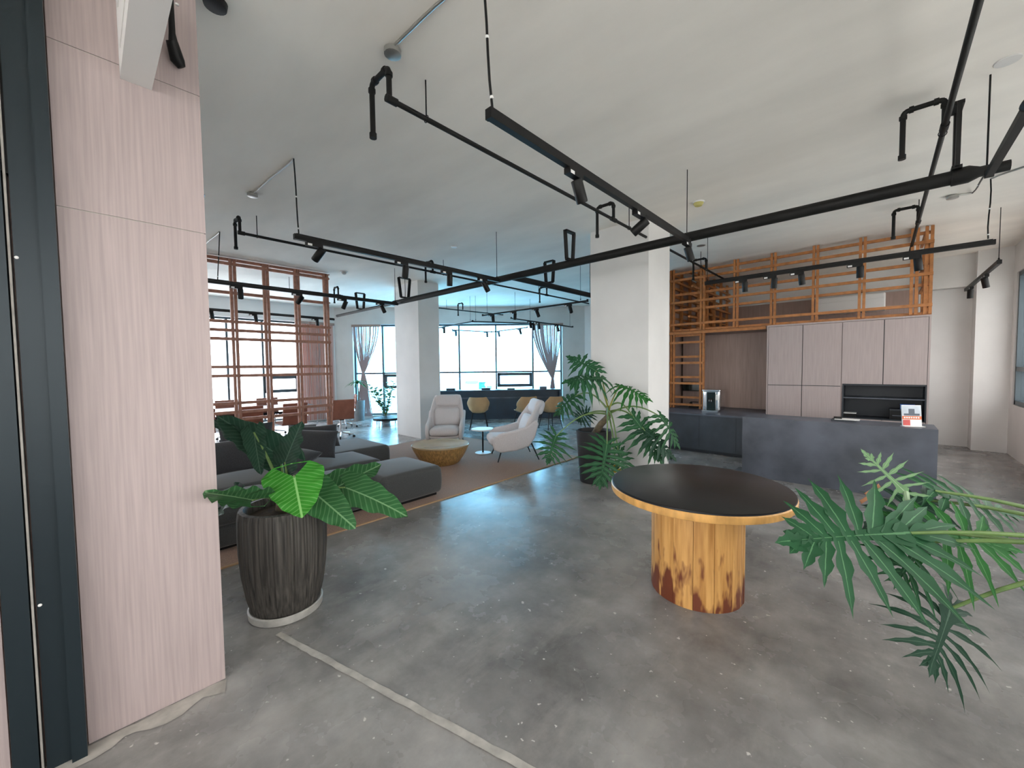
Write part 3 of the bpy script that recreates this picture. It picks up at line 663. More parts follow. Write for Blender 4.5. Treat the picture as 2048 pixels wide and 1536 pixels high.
# counter and desk
ct = thing('back_counter', 'dark slate counter along the kitchen wall with the coffee machine', 'counter', (-2.2, 7.6, 0))
wb(MB().box(-3.06, -1.46, 7.29, 8.60, .06, .665), 'body', 'slate_dark', ct, 0); wb(MB().box(-3.06, -1.44, 7.25, 8.62, .665, .695), 'worktop', 'slate', ct, 0); wb(MB().box(-3.06, -1.5, 7.36, 7.42, 0, .06), 'plinth', 'niche', ct, 0)
for x in (-2.3, -1.72): wb(MB().box(x-.003, x+.003, 7.286, 7.29, .08, .655), 'panel_joint', 'niche', ct, 0)
dk = thing('reception_desk', 'slate grey reception desk block in front of the cabinets', 'desk', (-.45, 6.45, 0))
wb(MB().box(-1.385, .478, 6.20, 6.70, .79, .82), 'desktop', 'slate', dk, 0); wb(MB().box(-1.385, .478, 6.20, 6.24, 0, .79), 'front_panel', 'slate', dk, 0); wb(MB().box(-1.385, -1.345, 6.24, 6.70, 0, .79), 'side_panel', 'slate', dk, 0); wb(MB().box(.438, .478, 6.24, 6.70, 0, .79), 'side_panel', 'slate', dk, 0)
# poster in its stand
pc = atz(1825, 852, .82); pa, pb = atz(1805, 852, .82), atz(1844, 853, .82)
ps = thing('brochure_stand', 'upright brochure with grey picture and orange band on the desk end', 'sign', tuple((pa+pb)/2))
pw_ = (pb-pa).length; pd = (pb-pa).normalized(); pn = V((pd.y, -pd.x, 0)); hz = aty(1825, 810, pc.y).z-.82
mx = frame_m(pa, pd, -pn, Z3) @ M.Rotation(-.12, 4, 'X')
def pp(n, m, u0, u1, v0, v1, d): wb(MB().box(u0*pw_, u1*pw_, -d-.002, -d, v0*hz, v1*hz, mx), n, m, ps, 0)
wb(MB().box(0, pw_, 0, .012, 0, hz, mx), 'backing', 'white', ps, 0)
pp('picture', 'poster_sky', .03, .97, .5, .97, 0); pp('picture_ship', 'poster_dark', .1, .9, .5, .6, .002); pp('picture_ship', 'poster_dark', .35, .65, .6, .82, .002); pp('band', 'orange', .0, 1, .32, .48, 0); pp('lower_sheet', 'label', .03, .97, .02, .32, 0); pp('red_print', 'poster_red', .03, .4, .04, .3, .002)
for k in range(7): pp('lettering', 'label', .08+k*.12, .16+k*.12, .37, .44, .003)
wb(MB().box(-.005, pw_+.005, -.05, .03, 0, .004, frame_m(pa, pd, -pn, Z3)), 'foot', 'white', ps, 0)
# small things on desk, niche and counter
def small(name, label, cat, p, parts, rz=0):
    t = thing(name, label, cat, p, rz)
    for n, m, b in parts: MB().box(*b).build(n, m, t, 0)
    return t
q = atz(1690, 838, .82)
small('paper_tray', 'dark tray with papers on the reception desk', 'tray', (q.x, 6.5, .82), [('tray', 'niche', (-.12, .12, -.09, .09, 0, .018)), ('paper', 'label', (-.09, .15, -.07, .08, .018, .024)), ('phone', 'black', (-.10, -.02, -.03, .06, .024, .045))])
q = aty(1797, 835, YK+.2)
small('printer', 'black office printer on the niche floor behind the brochure', 'printer', (q.x+.03, YK+.22, .71), [('body', 'black', (-.13, .13, -.12, .12, 0, .13)), ('paper_slot', 'slate', (-.10, .10, -.125, -.12, .05, .06)), ('lid', 'niche', (-.13, .13, -.12, .12, .13, .15))])
small('blue_box', 'small blue box lying on the printer', 'box', (q.x+.09, YK+.20, .86), [('carton', 'blue', (-.075, .075, -.05, .05, 0, .07)), ('lid', 'blue', (-.078, .078, -.053, .053, .06, .075))])
small('paper_stack', 'dark folder with papers at the left of the niche', 'papers', (-.33, YK+.2, .71), [('folder', 'black', (-.08, .08, -.1, .1, 0, .05)), ('paper', 'label', (-.075, .08, -.09, .09, .05, .06))])
# coffee machine
q0, q1 = atz(1408, 822, .695), atz(1439, 822, .695)
cm = thing('coffee_machine', 'chrome and black coffee machine on the back counter', 'coffee machine', (aty(1424, 820, 7.72).x, 7.78, .695))
cw = .29
MB().soft(cw, .34, .37, .03, mx=M.Translation((0, .05, .02))).build('body', 'chrome', cm); MB().box(-.07, .075, -.135, -.118, .03, .36).build('front_panel', 'screen', cm, 0)
MB().box(-cw/2+.01, cw/2-.01, -.20, -.11, 0, .035).build('drip_tray', 'chrome', cm, 0); MB().soft(cw+.01, .35, .035, .012, mx=M.Translation((0, .05, .37))).build('lid', 'chrome', cm)
sp = MB().box(-.03, .03, -.175, -.13, .20, .25).build('spout', 'black', cm, 0)
for x in (-.018, .018): MB().lathe([(.008, 0), (.012, .012), (.012, .03)], c=(x, -.165, .19), n=10).build('nozzle', 'chrome', sp)
MB().soft(.055, .01, .10, .004, mx=M.Translation((.095, -.125, .22))).build('water_gauge', 'label', cm)
small('panel_screen', 'dark screen behind the ladder lattice above the counter', 'screen', (-2.84, YK+.58, 1.01), [('bezel', 'black', (-.20, .16, -.02, .02, 0, .19)), ('display', 'screen', (-.18, .14, -.025, -.02, .015, .175))])
small('small_caddy', 'small dark caddy on the counter behind the ladder lattice', 'caddy', (-2.72, YK+.3, .695), [('tray', 'black', (-.08, .08, -.06, .06, 0, .03)), ('upright', 'black', (-.07, -.05, -.05, .05, .03, .10)), ('handle', 'black', (-.07, .08, -.01, .01, .10, .115))])

# ================================================================== round table
TB = V((-.905, 2.83, 0)); TR = .57
rt = thing('round_table', 'round table with black top on a drum of pine planks', 'table', tuple(TB))
MB().lathe([(TR-.02, .665), (TR-.004, .672), (TR, .685), (TR, .712), (TR-.006, .718)], n=96).build('tabletop_edge', 'pine', rt, 30)
MB().lathe([(TR-.012, .718), (TR-.006, .720), (TR-.006, .730), (TR-.012, .733)], n=96).build('black_top', 'blacktop', rt, 30)
MB().lathe([(TR-.0065, .7185), (TR-.0045, .7195), (TR-.0045, .7225), (TR-.0065, .7235)], n=96).build('edge_band', 'niche', rt, 30)
BR = .292; k = 0; ang = 0.; rg = random.Random(3)
while ang < 2*PI-.05:
    wa = min(rg.choice([.20, .26, .34, .42]), 2*PI-ang); r = BR+rg.uniform(-.002, .002); nseg = 4
    a0, a1 = ang+.004, ang+wa-.004
    outer = [(r*math.cos(a0+(a1-a0)*i/nseg), r*math.sin(a0+(a1-a0)*i/nseg)) for i in range(nseg+1)]
    inner = [((r-.03)*math.cos(a0+(a1-a0)*i/nseg), (r-.03)*math.sin(a0+(a1-a0)*i/nseg)) for i in range(nseg, -1, -1)]
    MB().prism(outer+inner, 0, .664).build('plank', 'plank', rt, 30)
    ang += wa
MB().lathe([(BR-.034, .0), (BR-.034, .66)], n=24).build('core', 'niche', rt)

# ================================================================== rug
rx0, rx1, ry0_, ry1_ = -7.15, -3.725, .55, 5.66
rug = thing('area_rug', 'large brown area rug with tan edge under the sofa', 'rug', ((rx0+rx1)/2, (ry0_+ry1_)/2, 0))
wb(MB().box(rx0+.015, rx1-.015, ry0_+.015, ry1_-.015, .001, .012), 'pile', 'rug', rug, 0)
m = MB()
for bb in ((rx0, rx1, ry0_, ry0_+.018, .001, .013), (rx0, rx1, ry1_-.018, ry1_, .001, .013), (rx0, rx0+.018, ry0_, ry1_, .001, .013), (rx1-.018, rx1, ry0_, ry1_, .001, .013)): m.box(*bb)
wb(m, 'binding', 'rug_edge', rug, 0)
RZ = .0135
# sofa modules
def sofa(label, x0, x1, y0, y1, h, label_cat='sofa', bulge=.02, split=True):
    t = thing('sofa_module', label, label_cat, ((x0+x1)/2, (y0+y1)/2, RZ), group='charcoal sofa modules')
    sx_, sy_ = x1-x0, y1-y0
    MB().soft(sx_-.10, sy_-.10, .05, .01).build('foot_plinth', 'black', t)
    if not split:
        MB().soft(sx_, sy_, h-.03, .06, bulge, M.Translation((0, 0, .03)), side=.012).build('seat_cushion', 'sofa', t); return t
    MB().soft(sx_, sy_, h*.58-.02, .035, 0, M.Translation((0, 0, .03)), side=.008).build('base', 'sofa', t)
    MB().soft(sx_-.004, sy_-.004, h*.42+.01, .055, bulge, M.Translation((0, 0, h*.58)), side=.012).build('seat_cushion', 'sofa', t)
    return t
ZH = .36
sofa('charcoal ottoman at the front right end of the sofa, nearest the coffee table', -4.66, -3.86, 2.10, 2.89, ZH, split=False)
sofa('charcoal sofa module in front, half hidden behind the potted leaves', -4.66, -4.04, 1.24, 2.06, ZH)
sofa('charcoal front sofa module beside the veneer pillar behind the ribbed pot', -4.66, -4.04, .62, 1.20, ZH)
sofa('charcoal middle sofa module between the ottoman and the rear module', -5.50, -4.70, 1.70, 2.56, ZH)
sofa('charcoal middle sofa module behind the tall dark leaves', -5.50, -4.70, .74, 1.66, ZH)
sofa('charcoal rear sofa module with a flat top, nearest the far column', -6.56, -5.54, 2.12, 3.16, ZH, bulge=.008, split=False)
sofa('charcoal rear sofa module below the wooden screen at left', -6.56, -5.54, 1.02, 2.08, ZH, bulge=.008, split=False)
def cushion(label, p, rx, ry, rz, w_, h, t_, m):
    o = MB().pillow(w_, h, t_).build('cushion', m); o.location = p; o.rotation_euler = (rx, ry, rz); tag(o, label, 'cushion', 'cushions on the sofa')
    MB().tube([(w_/2*.94*math.cos(a)*(1 if abs(math.cos(a)) > 0 else 1), h/2*.94*math.sin(a), 0) for a in [k_*PI/2+PI/4 for k_ in range(5)]], .006, 6).build('piping', m, o)
    return o
cushion('dark cushion leaning against the rear module, rightmost of the pile', (-5.86, 2.26, .585), .95, 0, 1.35, .46, .36, .18, 'pillow')
cushion('tall dark cushion standing between rear and middle modules', (-5.32, 1.98, .59), .9, .1, 1.1, .50, .40, .17, 'pillow')
cushion('pale grey cushion behind the upright leaf on the rear module', (-6.18, 2.10, .59), 1.0, 0, 1.0, .38, .34, .15, 'pillow_grey')
cushion('crumpled dark cushion lying on the middle module by the bright leaf', (-5.0, 1.62, .50), .3, .1, .6, .44, .42, .17, 'pillow')
cushion('dark grey cushion behind the tall leaves on the middle module', (-5.25, 1.04, .60), .95, -.1, 1.2, .48, .40, .18, 'pillow')
cushion('large dark cushion propped at the left of the rear module', (-6.15, 1.42, .63), 1.1, 0, 1.4, .62, .44, .20, 'pillow')

# ================================================================== coffee table, side table
cp = V((-5.19, 3.86, RZ))
cft = thing('coffee_table', 'round brass coffee table with a tapering fluted drum', 'table', tuple(cp))
MB().lathe([(.27, 0), (.30, .02), (.37, .12), (.425, .22), (.452, .285)], n=120, rip=lambda k, i: .010*(k % 2)).build('drum', 'brass', cft, 25)
MB().lathe([(.455, .285), (.46, .29), (.46, .305), (.45, .312), (.43, .306)], n=72).build('top', 'brass_top', cft, 30)
s_ = atz(966, 906, RZ)
st = thing('side_table', 'small round white side table on a black pole between the armchairs', 'table', (s_.x, s_.y, RZ))
hs = atn(964, 857, s_, V((FW.x, FW.y, 0))).z-RZ
MB().lathe([(.20, hs-.022), (.205, hs-.018), (.205, hs-.004), (.20, hs)], n=48).build('top', 'white', st, 30); MB().tube([(0, 0, .012), (0, 0, hs-.02)], .014, 12).build('pole', 'black', st)
MB().lathe([(.14, 0), (.145, .004), (.14, .012), (.02, .016)], n=40).build('base', 'white', st, 30)

# ================================================================== shells: armchairs and bar chairs
def crom(vals, n):
    out = []; k = len(vals)
    for i in range(n):
        t = i/(n-1)*(k-1); j = min(int(t), k-2); f = t-j
        p = [vals[max(0, j-1)], vals[j], vals[j+1], vals[min(k-1, j+2)]]
        out.append(.5*((2*p[1])+(-p[0]+p[2])*f+(2*p[0]-5*p[1]+4*p[2]-p[3])*f*f+(-p[0]+3*p[1]-3*p[2]+p[3])*f**3))
    return out
def shell(name, m, parent, px, pz, nx, nz, hw, wd, flare, thick, rows=22, cols=17, flat=.6):
    X_, Z_, NX, NZ, HW, WD = [crom(q, rows) for q in (px, pz, nx, nz, hw, wd)]
    b = MB(); vs = []; fs = []
    for i in range(rows):
        n = V((NX[i], 0, NZ[i])).normalized()
        for j in range(cols):
            u = -1+2*j/(cols-1); a = abs(u); k = max(0, (a-flat)/(1-flat))
            p = V((X_[i], u*WD[i]*(1-.12*k)+math.copysign(flare*k*k, u), Z_[i]))+n*(HW[i]*k**1.5-.015*(1-min(1, a/flat)**2))
            vs.append(tuple(p))
    fs = [(i*cols+j, i*cols+j+1, (i+1)*cols+j+1, (i+1)*cols+j) for i in range(rows-1) for j in range(cols-1)]
    b.add(vs, fs); o = b.build(name, m, parent, 60)
    md = o.modifiers.new('thick', 'SOLIDIFY'); md.thickness = thick; md.offset = 0
    md = o.modifiers.new('smooth', 'SUBSURF'); md.levels = md.render_levels = 1
    return o
def armchair():
    t = thing('armchair', 'grey wool armchair', 'armchair', group='grey armchairs around the coffee table')
    shell('shell', 'armchair', t, [.34, .10, -.14, -.26, -.34, -.43, -.50], [.22, .19, .20, .32, .58, .82, .96], [0, 0, .3, .8, .93, .95, .95], [1, 1, .95, .6, .36, .3, .3], [.02, .05, .12, .20, .17, .10, .05], [.31, .33, .34, .35, .34, .30, .26], .03, .06)
    MB().soft(.64, .52, .15, .055, .03, rot((.09, 0, .235), ry=-.05), side=.012).build('seat_cushion', 'armchair', t)
    MB().soft(.15, .50, .38, .055, 0, rot((-.200, 0, .36), ry=-.36), side=.02).build('back_cushion', 'armchair', t)
    MB().soft(.13, .49, .25, .05, 0, rot((-.385, 0, .735), ry=-.30), side=.02).build('headrest', 'armchair', t)
    out = [(.37, .20), (.385, .30), (.35, .41), (.26, .47), (.05, .505), (-.16, .56), (-.33, .68), (-.37, .60), (-.31, .38), (-.22, .24), (.0, .17), (.26, .15)]
    for sg in (-1, 1):
        mxa = rot((0, sg*.292, 0)) @ M.Rotation(-sg*.07, 4, 'X') @ M.Rotation(PI/2, 4, 'X')
        am = MB().prism(out, -.035, .035, mxa).build('arm', 'armchair', t, 60)
        bv = am.modifiers.new('round', 'BEVEL'); bv.width = .028; bv.segments = 4; bv.limit_method = 'ANGLE'; bv.angle_limit = 1.0
    fr = MB().tube([(.26, -.28, .16), (.26, .28, .16), (-.26, .28, .27), (-.26, -.28, .27), (.26, -.28, .16)], .010, 8).build('seat_frame', 'black', t)
    for x, y, xx, yy in ((.24, -.30, .31, -.34), (.24, .30, .31, .34), (-.26, -.28, -.38, -.31), (-.26, .28, -.38, .31)):
        MB().tube([(x, y, .20 if x > 0 else .28), (xx, yy, .0)], [.013, .009], 10).build('leg', 'black', t)
    return t
A1 = armchair(); A1.location = (-6.24, 4.78, RZ+.004); A1.rotation_euler = (0, 0, math.radians(-44)); A1['label'] = 'grey wool armchair facing the viewer behind the brass coffee table'
A2 = dup(A1, (-4.56, 4.90, RZ+.004), math.radians(-126), 'grey wool armchair seen from the side, right of the side table')
for q in A2.children:
    if q.name.startswith('shell') and not q.modifiers: pass

# ---- bar along the corner window
def dg(s, n, z): return DC+DT*s-DN*n+V((0, 0, z))
def s_at(px, n): return (atn(px, 780, DC-DN*n, DN)-DC).dot(DT)
BN = .95; bs1 = s_at(1122, BN); bs0 = s_at(800, BN)
bar = thing('bar_counter', 'long blue-black bar counter along the corner window', 'counter', tuple(dg((bs0+bs1)/2, .7, 0)), PI/4)
mxd = frame_m(DC, DT, -DN, Z3)
wb(MB().box(bs0, bs1, .42, BN, .84, .88, mxd), 'worktop', 'bar', bar, 0); wb(MB().box(bs0+.02, bs1-.02, BN-.20, BN-.16, .0, .84, mxd), 'front_panel', 'bar', bar, 0); wb(MB().box(bs1-.05, bs1-.01, .44, BN-.02, 0, .84, mxd), 'end_panel', 'bar', bar, 0)
wb(MB().box(bs0+.02, bs1-.05, BN-.16, BN-.12, .62, .66, mxd), 'front_strip', 'slate', bar, 0)  # lighter slate strip across the bar front
for k in range(1, 5): q = bs0+(bs1-bs0)*k/5; wb(MB().box(q-.003, q+.003, BN-.158, BN-.155, .02, .62, mxd), 'panel_joint', 'niche', bar, 0)
for i, (px, lab, wv, hv) in enumerate(((902, 'dark flat box at the left end of the bar top', .26, .05), (972, 'dark box with a cup beside the first mullion on the bar top', .26, .05), (1022, 'thin dark tray under the awning sash on the bar top', .22, .03), (1086, 'grey box left of the tied curtain on the bar top', .20, .07))):
    q = dg(s_at(px, .7), .7, .88)
    small('desk_box', lab, 'box', tuple(q), [('box_body', 'niche' if i < 3 else 'slate', (-wv/2, wv/2, -.1, .1, 0, hv)), ('lid', 'slate', (-wv/2-.004, wv/2+.004, -.104, .104, hv, hv+.008))], PI/4)
def stool():
    t = thing('shell_chair', 'tan shell chair', 'chair', group='tan shell chairs along the bar')
    shell('seat_shell', 'tan', t, [.22, .08, -.10, -.20, -.25, -.28], [.45, .43, .43, .50, .66, .82], [0, 0, .3, .8, .95, .98], [1, 1, .95, .6, .3, .2], [.02, .05, .14, .17, .12, .04], [.20, .23, .25, .27, .28, .20], .03, .016, flat=.55)
    for x, y in ((.15, .15), (.15, -.15), (-.12, .15), (-.12, -.15)): MB().tube([(x, y, .42), (x*1.5, y*1.5, 0)], .010, 8).build('leg', 'black', t)
    MB().tube([(.15, .15, .415), (.15, -.15, .415), (-.12, -.15, .415), (-.12, .15, .415), (.15, .15, .415)], .009, 6).build('seat_frame', 'black', t)
    return t
S1 = stool()
for i, (px, py, a_, lab) in enumerate(((958, 858, 135, 'tan shell chair at the bar seen squarely from behind, leftmost'), (1050, 857, 158, 'tan shell chair at the bar half hidden behind the side-on armchair'), (1102, 857, 165, 'tan shell chair at the bar partly covered by palm leaves, rightmost'))):
    p = atz(px, py)
    if i == 0: S1.location = p; S1.rotation_euler = (0, 0, math.radians(a_)); S1['label'] = lab
    else: dup(S1, p, math.radians(a_), lab)

# ---- meeting table and task chairs behind the screen
mt = thing('meeting_table', 'long dark meeting table behind the wooden screen', 'table', (-9.75, 1.8, 0))
MB().soft(1.1, 3.5, .04, .012, mx=M.Translation((0, 0, .70))).build('tabletop', 'bar', mt)
for y in (-1.45, 1.45):
    MB().box(-.42, .42, y-.04, y+.04, .0, .04).build('foot', 'black', mt, 0); MB().box(-.05, .05, y-.05, y+.05, .04, .70).build('leg', 'black', mt, 0)
MB().box(-.04, .04, -1.4, 1.4, .56, .62).build('stretcher', 'black', mt, 0)
def task_chair():
    t = thing('task_chair', 'brown task chair', 'chair', group='brown task chairs around the meeting table')
    MB().soft(.46, .48, .05, .02, mx=M.Translation((0, 0, .43))).build('seat', 'brown_leather', t)
    bk = MB().soft(.035, .46, .42, .015, mx=rot((-.225, 0, .46), ry=-.14)).build('backrest', 'brown_leather', t)
    for k in range(3): MB().bar((-.212-.058*k*.33*1.1, -.235, .56+k*.12), (-.212-.058*k*.33*1.1, .235, .56+k*.12), .045, .008).build('rib', 'brown_leather', bk, 0)
    for y in (-.25, .25):
        MB().tube([(.16, y, .45), (.16, y, .62), (.10, y, .65), (-.16, y, .65), (-.24, y, .60)], .011, 8).build('armrest', 'chrome', t)
    MB().tube([(0, 0, .10), (0, 0, .43)], [.022, .028], 10).build('gas_column', 'chrome', t)
    MB().box(-.10, .10, -.05, .05, .40, .43).build('tilt_box', 'black', t, 0)
    for k in range(5):
        a = 2*PI*k/5+.3; c, s_ = math.cos(a), math.sin(a)
        lg = MB().tube([(0, 0, .12), (.29*c, .29*s_, .065)], [.02, .012], 8).build('leg', 'chrome', t)
        MB().lathe([(.008, -.012), (.027, -.012), (.027, .012), (.008, .012)], n=12, mx=frame_m((.29*c, .29*s_, .029), (c, s_, 0), (0, 0, 1), (s_, -c, 0))).build('caster', 'black', lg)
    return t
T0 = task_chair(); first = True
spots_ = [((-8.93, 3.88), 172, 'brown task chair standing clear at the right end of the wooden screen'), ((-10.35, 4.62), 250, 'brown task chair behind the one at the right end of the screen')]
for i, y in enumerate((.55, 1.3, 2.05, 2.85)):
    spots_.append(((-8.92, y), 180, '%s near-side task chair from the right, behind the wooden screen' % ORD[3-i])); spots_.append(((-10.58, y+.1), 0, '%s far-side task chair from the right, by the left window' % ORD[3-i]))
for (x, y), a_, lab in spots_:
    if first: T0.location = (x, y, 0); T0.rotation_euler = (0, 0, math.radians(a_)); T0['label'] = lab; first = False
    else: dup(T0, (x, y, 0), math.radians(a_), lab)

# ================================================================== string curtains
def curtain(label, top, gather, zt, zg, zb, bot, n, m, org, tan, nrm, off, seed, valance='brown'):
    rg = random.Random(seed); o = V(org); tan = V(tan); nrm = V(nrm)
    t = thing('string_curtain', label, 'curtain', tuple(o+tan*((top[0]+top[1])/2)-nrm*off))
    b = MB()
    for i in range(n):
        f = (i+.5)/n; s0_ = top[0]+(top[1]-top[0])*f
        dd = off+rg.uniform(-.03, .03); wv = rg.uniform(.0050, .0075)
        pts = []
        if gather is None:
            s1_ = s0_+rg.uniform(-.02, .02)
            pts = [(s0_, zt), ((s0_+s1_)/2, (zt+zb)/2), (s1_, zb)]
        else:
            g_ = gather+(f-.5)*.07; bt = bot[0]+(bot[1]-bot[0])*f
            for k in range(8):
                q = k/7; ease = q*q*(1.55-.55*q); pts.append((s0_+(g_-s0_)*ease, zt+(zg-zt)*q))
            for k in range(1, 4): pts.append((g_+(bt-g_)*(k/3)**.7, zg+(zb-zg)*k/3))
        vs = []; fs = []
        for s_, z in pts:
            p = o+tan*s_-nrm*dd+V((0, 0, z)); vs += [tuple(p-tan*wv), tuple(p+tan*wv)]
        fs = [(2*k, 2*k+1, 2*k+3, 2*k+2) for k in range(len(pts)-1)]
        b.add(vs, fs)
    wb(b, 'strings', m, t, 0)['kind'] = 'stuff'
    wb(MB().box(top[0]-.03, top[1]+.05, -.03, .03, zt-.01, zt+.06, frame_m(o-nrm*off, tan, nrm, Z3)), 'header_rail', valance, t, 0)
    if gather is not None:
        p = o+tan*gather-nrm*off+V((0, 0, zg)); wb(MB().lathe([(.045, -.02), (.05, 0), (.045, .02)], c=p, n=14), 'tie_band', m, t)
    return t
curtain('pinkish string curtain tied in the middle at the window left of the far column', (s0+.03, sdiag(763)), sdiag(730), 2.86, 1.43, .06, (sdiag(716), sdiag(746)), 80, 'strand', DC, DT, DN, .06, 2)
curtain('pinkish string curtain tied above the right end of the bar', (sdiag(1063), sdiag(1121)), sdiag(1103), 2.86, 1.18, .06, (sdiag(1094), sdiag(1111)), 80, 'strand', DC, DT, DN, .06, 3)
curtain('reddish straight string curtain beside the left window behind the screen', (4.26, 5.20), None, 2.90, 0, .04, None, 84, 'strand_pink', ol, tl, nl, .10, 4)

# ================================================================== plants
def curve_pts(a, b, arch, n=8, up=(0, 0, 1)):
    a, b, up = V(a), V(b), V(up); return [a+(b-a)*(k/n)+up*(arch*math.sin(PI*k/n)) for k in range(n+1)]
def heart_leaf(base, tip, nrm, hw, m, parent, droop=.10, fold=.18, lobe=.30, wave=.012, seed=0):
    """elephant-ear blade: base = top of the petiole, tip = point of the leaf"""
    base, tip = V(base), V(tip); d = tip-base; L = d.length; d.normalize()
    nrm = V(nrm); nrm = (nrm-d*nrm.dot(d)).normalized(); side = d.cross(nrm)
    b = MB(); b.uv = []; R_, Cn = 20, 7; ph = seed*1.7
    for sg in (-1, 1):
        vs = []; fs = []
        for i in range(R_+1):
            t = -lobe+(1+lobe)*i/R_
            if t >= 0: wo = hw*(1-t)**.62*(1+.55*t)**.5*(1.02-.02*t); wi = 0.
            else:
                q = -t/lobe; wo = hw*math.sqrt(max(0, 1-q**2.2))*1.0; wi = min(wo, hw*.62*q**.8)
                if wo < wi: wo = wi
            for j in range(Cn+1):
                f = j/Cn; x = wi+(wo-wi)*f
                h = -droop*L*max(0, t)**2+fold*x-.35*fold*x*x/hw+wave*math.sin(t*21+ph+f*2)*f*f-(.05*L*(-t/lobe)**2 if t < 0 else 0)
                vs.append(tuple(base+d*(t*L)+side*(sg*x)+nrm*h)); b.uv.append((x/hw, t))
        fs = [(i*(Cn+1)+j, (i+1)*(Cn+1)+j, (i+1)*(Cn+1)+j+1, i*(Cn+1)+j+1) for i in range(R_) for j in range(Cn)]
        if sg < 0: fs = [f[::-1] for f in fs]
        b.add(vs, fs)
    return wb(b, 'leaf', m, parent, 80)
def lobed_leaf(base, tip, nrm, hw, m, parent, nl=9, droop=.25, ldroop=.35, seed=0, back=.55, wfac=1.0):
    """split-leaf blade: narrow pointed lobes along a midrib, the lowest ones swept back"""
    rg = random.Random(seed*31+5); base, tip = V(base), V(tip); d = tip-base; L = d.length; d.normalize()
    nrm = V(nrm); nrm = (nrm-d*nrm.dot(d)).normalized(); side = d.cross(nrm); b = MB(); b.uv = []
    def mid(t): return base+d*(t*L)+nrm*(-droop*L*t*t*.6)+V((0, 0, -droop*L*t*t*.4))
    def strip(p0, dr, ln, w0, up, seg=9, curl=0., dz=0.):
        dr = dr.normalized(); sd = dr.cross(up).normalized(); vs = []; o = len(b.v); uv = []
        for k in range(seg+1):
            t = k/seg; wd = w0*(.62+.75*math.sin(PI*min(1, t*.9+.08))**1.2)*(1-t**3.2)*(1+.30*math.sin(t*17+seed+ln*40))
            c = p0+dr*(ln*t)+up*(-curl*ln*t*t)+V((0, 0, -dz*ln*t*t))
            vs += [tuple(c-sd*wd+up*wd*.25), tuple(c), tuple(c+sd*wd+up*wd*.25)]; uv += [(.5, .16), (.0, .0), (.5, .16)]
        fs = []
        for k in range(seg):
            fs += [(3*k, 3*k+1, 3*k+4, 3*k+3), (3*k+1, 3*k+2, 3*k+5, 3*k+4)]
        b.uv += uv; b.add(vs, fs)
    w0 = L/nl*.34*wfac
    for i in range(nl):
        t = (i/(nl-.3))**.9*.92; ang = math.radians(-48*back/.55+(58+48*back/.55)*(i/(nl-1))); prof = (.66+.5*math.sin(PI*min(1, (i+.6)/nl*.95)))*(1-.68*(i/(nl-1))**2)
        for sg in (-1, 1):
            a_ = ang+rg.uniform(-.09, .09); ln = hw*prof*rg.uniform(.85, 1.12)
            up = (nrm+side*sg*-.15).normalized()
            strip(mid(t), side*(sg*math.cos(a_))+d*math.sin(a_), ln, w0*rg.uniform(.85, 1.2), up, curl=ldroop*.5*rg.uniform(.6, 1.3), dz=ldroop*.6*rg.uniform(.6, 1.3))
    strip(mid(.88), d, L*.24, w0*1.2, nrm, dz=ldroop*.5)
    # web joining the lobes along the midrib
    vs = []; n = 12; uv = []
    for k in range(n+1):
        t = -.03+1.0*k/n; wv = hw*(.09*(1-.7*max(0, t))+.12*max(0, 1-t*4)*(t > 0)); p = mid(max(0, t)); vs += [tuple(p-side*wv+nrm*wv*.1), tuple(p+nrm*.002), tuple(p+side*wv+nrm*wv*.1)]; uv += [(.4, .128), (0, 0), (.4, .128)]
    b.uv += uv; b.add(vs, [q for k in range(n) for q in ((3*k, 3*k+1, 3*k+4, 3*k+3), (3*k+1, 3*k+2, 3*k+5, 3*k+4))])
    return wb(b, 'leaf', m, parent, 80)
def petiole(a, b_, parent, r0=.010, r1=.006, arch=.05, m='stem'):
    pts = curve_pts(a, b_, arch); n = len(pts)-1
    return wb(MB().tube(pts, [r0+(r1-r0)*k/n for k in range(n+1)], 7), 'petiole', m, parent)

# ---- ribbed pot with elephant-ear plant
EP = V((-2.805, .83, 0))
ep = thing('potted_elephant_ear', 'elephant-ear plant in a tall ribbed dark pot beside the veneer pillar', 'potted plant', tuple(EP))
rr = random.Random(11); ribs = [rr.uniform(-.012, .012)+(.006 if k % 2 else -.006) for k in range(160)]
prof = [(.180, .035), (.196, .05), (.218, .14), (.237, .28), (.247, .42), (.249, .54), (.246, .64), (.240, .682)]
MB().lathe(prof+[(.216, .686), (.207, .66), (.204, .62)], n=160, rip=lambda k, i: ribs[k] if i < 8 else 0).build('pot', 'pot', ep, 25)
MB().lathe([(.197, 0), (.211, .004), (.215, .045), (.206, .05), (.18, .036)], n=64).build('saucer', 'saucer', ep, 30)
MB().lathe([(.205, .60), (.207, .625), (.11, .65), (.02, .655)], n=40).build('soil', 'soil', ep)
crown = EP+V((0, 0, .66))
wb(MB().tube([crown-V((0, 0, .02)), crown+V((.01, .0, .05)), crown+V((.0, .02, .11))], [.05, .04, .02], 10), 'crown', 'trunk', ep)
VW = -FW
UPV = V((0, 0, 1))
